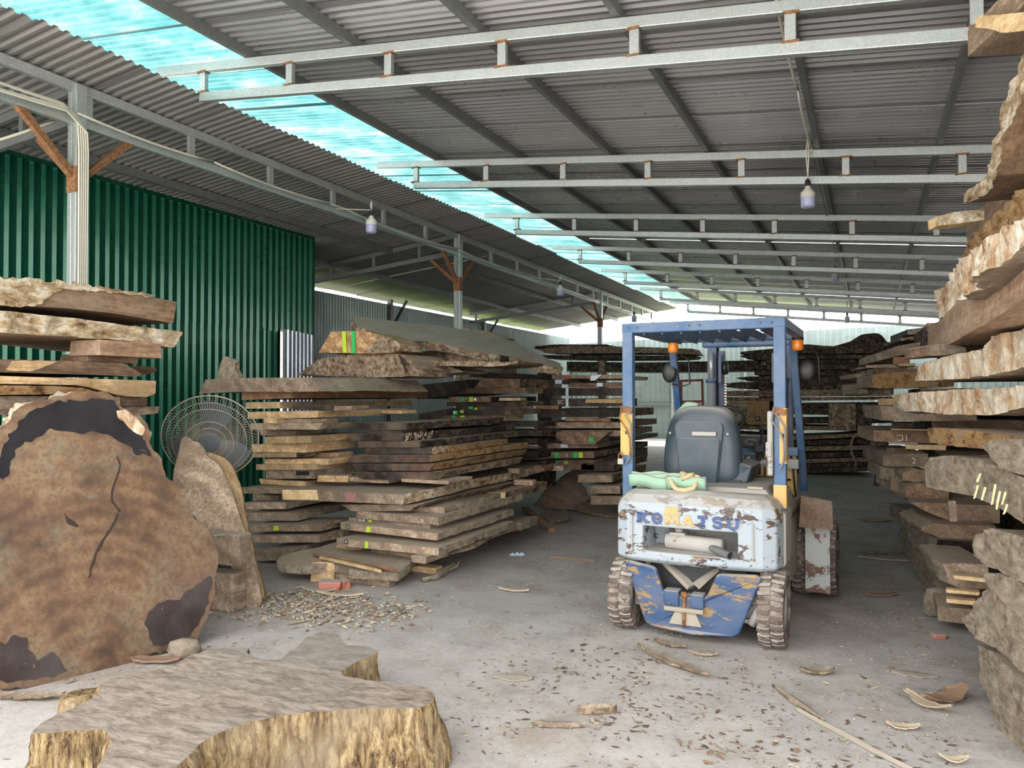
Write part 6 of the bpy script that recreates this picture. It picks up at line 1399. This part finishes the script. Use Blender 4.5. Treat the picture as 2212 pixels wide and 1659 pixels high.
for s in (-1, 1):
    mb = MB(); mb.bx(s * .3 - .05, s * .3 + .05, 2.41, 2.45, .06, .7); mb.bx(s * .3 - .05, s * .3 + .05, 2.41, 3.45, .06, .10); fp('fork', mb, 'black_metal', bev=.004)
# lifting sling on the hood
def band(mb, path, w, t, tilt=0):
    path = [V(p) for p in path]; n = len(path)
    rows_ = []
    for i, p in enumerate(path):
        d = path[min(i + 1, n - 1)] - path[max(i - 1, 0)]; d.normalize(); u = V((0, math.sin(tilt), math.cos(tilt))); nn = d.cross(u).normalized()
        rows_.append([p + u * (w / 2 * a) + nn * (t / 2 * b) for a, b in ((-1, -1), (1, -1), (1, 1), (-1, 1))])
    mb.add([q for r in rows_ for q in r], [(i * 4 + k, i * 4 + (k + 1) % 4, i * 4 + 4 + (k + 1) % 4, i * 4 + 4 + k) for i in range(n - 1) for k in range(4)] + [(3, 2, 1, 0), tuple((n - 1) * 4 + k for k in range(4))])
SL = empty('lifting_sling', onY(1445, 1070, 5.2) * 1, label='mint-green webbing lifting sling lying folded on the forklift hood', cat='sling')
hz = .968
for i, (x0, x1, y, dz) in enumerate([(-.47, .03, .10, 0), (-.46, .055, .13, .012), (-.44, -.05, .16, .018), (-.2, .06, .075, -.004)]):
    pth = [(x0 + (x1 - x0) * k / 14, y + .012 * math.sin(k * .8 + i), hz + .045 + dz + .008 * math.sin(k * .7 + i * 2) - .02 * (k / 14) * (i == 0)) for k in range(15)]
    mb = MB(); band(mb, [FK.matrix_basis @ V(p) for p in pth], .085, .012, -.25); part('webbing_fold', mb, M['sling'], SL, True)
mb = MB(); pth = [(-.20, .10, hz + .075), (-.17, .06, hz + .07), (-.15, .04, hz + .035), (-.12, .025, hz + .008), (-.06, .02, hz + .006), (-.01, .04, hz + .02), (.0, .06, hz + .05), (-.02, .08, hz + .08), (-.08, .09, hz + .09), (-.1, .09, hz + .075)]
mb.tube(resample([FK.matrix_basis @ V(p) for p in pth], 30), .017, 8); part('end_loop', mb, M['rope'], SL, True)
mb = MB(); rr = random.Random(3)
for i in range(9):
    c_ = FK.matrix_basis @ V((-.035 + rr.uniform(-.06, .06), .10 + rr.uniform(-.02, .03), hz + .075 + rr.uniform(-.025, .02)))
    mb.tube([c_ + V((.035 * math.cos(t * .9 + i), .02 * math.sin(t * .7 + i), .022 * math.sin(t * .9 + i * 2))) for t in range(8)], .014, 7)
part('crumpled_loop', mb, M['rope'], SL, True, kind='stuff')
# ---------------------------------------------------------------- litter on the floor
def chips(name, label, n, box, cols, smin, smax, seed, dens=None, h=.006):
    rr = random.Random(seed); vs, fs, mi = [], [], []
    k = 0; tries = 0
    while k < n and tries < n * 20:
        tries += 1
        x, y = rr.uniform(box[0], box[1]), rr.uniform(box[2], box[3])
        if dens and rr.random() > dens(x, y): continue
        k += 1; s = smin + (smax - smin) * rr.random() ** 3; a = rr.uniform(0, 2 * PI); el = rr.uniform(.15, .55); m = rr.randint(4, 7)
        b = len(vs); z0 = .002 + rr.random() * h * .6; tx, ty = rr.uniform(-.25, .25), rr.uniform(-.25, .25)
        for q in range(m):
            g = 2 * PI * q / m; r = s * rr.uniform(.55, 1.1); u, w = r * math.cos(g), r * el * math.sin(g)
            px, py = u * math.cos(a) - w * math.sin(a), u * math.sin(a) + w * math.cos(a)
            vs.append((x + px, y + py, max(.0015, z0 + tx * px + ty * py + h * rr.random() * .3)))
        vs.append((x, y, z0 + h * rr.uniform(.3, 1.0))); c = rr.randrange(len(cols))
        for q in range(m): fs.append((b + q, b + (q + 1) % m, b + m)); mi.append(c)
    me = bpy.data.meshes.new(name); me.from_pydata(vs, [], fs)
    for p, c in zip(me.polygons, mi): p.material_index = c
    return tag(link_mesh(name, me, cols), label=label, cat='litter', kind='stuff')
M['chip_dark'] = flat('dark_bark_chip', (.12, .07, .048), .9)
M['chip_brown'] = flat('brown_bark_chip', (.24, .155, .10), .9)
M['chip_grey'] = flat('grey_wood_chip', (.34, .295, .24), .9)
M['chip_pale'] = flat('pale_wood_chip', (.44, .36, .26), .9)
def clear(x, y):
    return 0 if (x > .35 + .0 * y and y > 3.6) or (x < -3.2 and y > 5.4) or y > 12 else 1
def clump(x, y): return clear(x, y) * max(.06, min(1, 1.6 * (noise.noise(V((x * 1.1, y * 1.1, 3))) * .6 + noise.noise(V((x * 3.2, y * 3.2, 9))) * .5) + .32))
chips('bark_litter', 'fine bark flakes and wood chips scattered over the floor', 5200, (-4.6, 1.6, 1.5, 8.5), [M['chip_grey'], M['chip_brown'], M['chip_grey'], M['chip_pale']], .006, .032, 1, clump)
def wet(x, y):
    d = min((x + .62) ** 2 * 5 + (y - 3.55) ** 2 * .8, (x + .15) ** 2 * 6 + (y - 3.4) ** 2 * .9, (x + 1.3) ** 2 * 3 + (y - 3.9) ** 2 * 1.5)
    return math.exp(-d * 1.5) * max(0, min(1, .5 + 1.4 * noise.noise(V((x * 2.6, y * 2.6, 4)))))
chips('dark_flakes', 'damp dark bark flakes in the aisle before the forklift', 1500, (-2.4, .5, 2.2, 5.2), [M['chip_dark'], M['chip_brown'], M['chip_dark']], .006, .034, 2, wet, .004)
chips('splinter_litter', 'heap of straw-like splinters below the dusty floor slab', 900, (-4.4, -2.9, 4.1, 5.3), [M['chip_grey'], M['chip_pale'], M['chip_brown']], (.012), .055, 3, lambda x, y: math.exp(-((x + 3.75) ** 2 * 2.2 + (y - 4.62) ** 2 * 8)), .02)
chips('pale_litter', 'pale chips along the foot of the right stack', 500, (-.6, .7, 2.2, 5.4), [M['chip_pale'], M['chip_grey']], .006, .03, 4, lambda x, y: math.exp(-abs(x - .38) * 3.0))
def flake(label, u, v, L, W, rz, mat, curl=.02, name='bark_piece', seed=0, h=.012):
    c = onZ(u, v, 0); mb = MB(); n = 9; rr = random.Random(seed + int(u)); R = Matrix.Rotation(rz, 3, 'Z'); up, dn = [], []
    for i in range(n + 1):
        f = i / n; w = W * (math.sin(PI * min(.97, max(.06, f))) ** .6) * rr.uniform(.75, 1.1) / 2; o = rr.uniform(-.1, .1) * W
        for s in (-1, 1):
            z = .004 + curl * (abs(f - .5) * 2) ** 2 + curl * .5 * abs(s)
            p = c + R @ V(((f - .5) * L, s * w + o, 0)); up.append(p + V((0, 0, z + h))); dn.append(p + V((0, 0, z)))
        p = c + R @ V(((f - .5) * L, o, 0)); up.append(p + V((0, 0, .006 + h * 1.4 + curl * (abs(f - .5) * 2) ** 2)))
    # strips: left, mid, right on top; left-right below
    m = len(up); vs = up + dn; fs = []
    for i in range(n):
        a, b = i * 3, (i + 1) * 3
        fs += [(a, b, b + 2, a + 2), (a + 2, b + 2, b + 1, a + 1)]
        d, e = m + i * 2, m + (i + 1) * 2
        fs += [(d + 1, e + 1, e, d), (a, d, e, b), (a + 1, b + 1, e + 1, d + 1)]
    fs += [(0, 2, 1, m + 1, m), (n * 3 + 1, n * 3 + 2, n * 3, m + n * 2, m + n * 2 + 1)]
    mb.add(vs, fs); LABELS[label] = 1
    return top(name, mb, M[mat], V((c.x, c.y, 0)), label=label, cat='bark')
flake('long curved bark strip behind the rear guard plate of the forklift', 1450, 1434, .62, .09, -.62, 'bark_brown', seed=1)
flake('round flat grey chip left of the dark flakes', 1108, 1465, .22, .13, .3, 'chip_grey', .0, seed=2, h=.006)
flake('oval grey bark disc before the right stack', 1975, 1459, .24, .10, .0, 'chip_grey', .0, seed=3, h=.006)
flake('curled dark bark piece right of the forklift tracks', 1765, 1457, .20, .09, .5, 'bark_brown', seed=4)
flake('short dark brown stick at the bottom of the aisle', 1290, 1541, .20, .045, .55, 'bark_brown', .0, seed=5, h=.03)
flake('flat brown bark shard on the floor at bottom centre', 1205, 1570, .26, .05, .35, 'bark_brown', .005, seed=6)
flake('big torn bark leaf by the foot of the right stack', 2040, 1520, .34, .14, .9, 'chip_brown', .05, seed=7, h=.005)
flake('pale torn bark leaf beside the big one', 2005, 1532, .24, .09, -.6, 'chip_pale', .04, seed=8, h=.005)
flake('pale bark shard lower down by the right stack', 1950, 1577, .15, .07, .2, 'chip_pale', .02, seed=9, h=.006)
flake('small pale shard at the bottom right of the floor', 2060, 1648, .12, .06, .2, 'chip_pale', .02, seed=10, h=.006)
flake('flat bark strips lying right of the forklift, dark one', 1905, 1197, .42, .10, .1, 'bark_brown', .01, seed=11)
flake('flat bark strip with pale rim right of the forklift', 1915, 1211, .50, .06, .05, 'chip_grey', .01, seed=12)
flake('rusty bark piece sticking out of the right stack foot', 1890, 1126, .40, .12, .05, 'bark_orange', .01, seed=13)
flake('pale chip strip on the floor between the stacks and forklift', 1110, 1278, .26, .06, .1, 'chip_pale', .01, seed=14)
flake('bark shard on the floor right of the forklift tyre', 1905, 1289, .26, .05, .5, 'chip_brown', .01, seed=15)
flake('diagonal bark splinter in the wheel track', 1720, 1520, .48, .045, -.95, 'bark_brown', .0, seed=16)
flake('long thin splinter below the diagonal one', 1840, 1600, .7, .03, -.75, 'chip_grey', .0, seed=17)
flake('straight thin stick lying by the stack left of the forklift', 1235, 1210, .45, .02, .05, 'chip_brown', .0, seed=18)
flake('flat brown bark just behind the rear tyre at right', 1520, 1416, .18, .06, .1, 'bark_brown', .01, seed=19)
flake('dark bark chip behind the guard plate', 1448, 1396, .22, .07, -.2, 'bark_brown', .01, seed=20)
flake('grey bark strip on the floor right of the disc', 690, 1280, .3, .06, .3, 'chip_grey', .02, seed=21)
flake('pale splinter under the broken red brick', 735, 1290, .4, .05, .25, 'chip_pale', .02, seed=22)
flake('brown bark strip under the trunk disc at lower left', 40, 1510, .5, .09, .35, 'bark_brown', .02, seed=23)
flake('bark crumbs between the disc and the table slab', 330, 1432, .36, .10, .25, 'chip_brown', .02, seed=24)
# root-like branch and scrap of plastic by the middle stack
mb = MB(); p = [onZ(u, v, .03) for u, v in ((912, 1252), (940, 1246), (962, 1232), (985, 1215))]; mb.tube(resample(p, 10), [.012, .02, .028, .03, .034, .036, .034, .03, .03, .024, .012], 8); mb.v = [q + V((noise.noise(q * 30), noise.noise(q * 30 + V((4, 0, 0))), noise.noise(q * 30 + V((0, 6, 0))))) * .012 for q in mb.v]
a = onZ(968, 1232, .03); mb.tube([a, a + V((.08, .02, .04)), a + V((.12, -.02, .09))], [.012, .008, .004], 6)
top('root_branch', mb, M['bark_dusty'], smooth=True, label='gnarled root branch on the floor by the pale squared spacer', cat='branch')
mb = MB(); c = onZ(1118, 1200, 0); rr = random.Random(8); g = []
for i in range(6):
    for j in range(5): g.append(c + V((-.07 + .028 * i, -.05 + .025 * j, max(.003, .03 + rr.uniform(-.028, .03) - .012 * (abs(i - 2.5) + abs(j - 2))))))
mb.add(g, [(i * 5 + j, i * 5 + j + 1, i * 5 + j + 6, i * 5 + j + 5) for i in range(5) for j in range(4)])
M['plastic'] = flat('pale_blue_plastic', (.50, .60, .75), .35)
top('plastic_scrap', mb, M['plastic'], label='crumpled pale blue plastic scrap on the open floor', cat='scrap', fix=False)
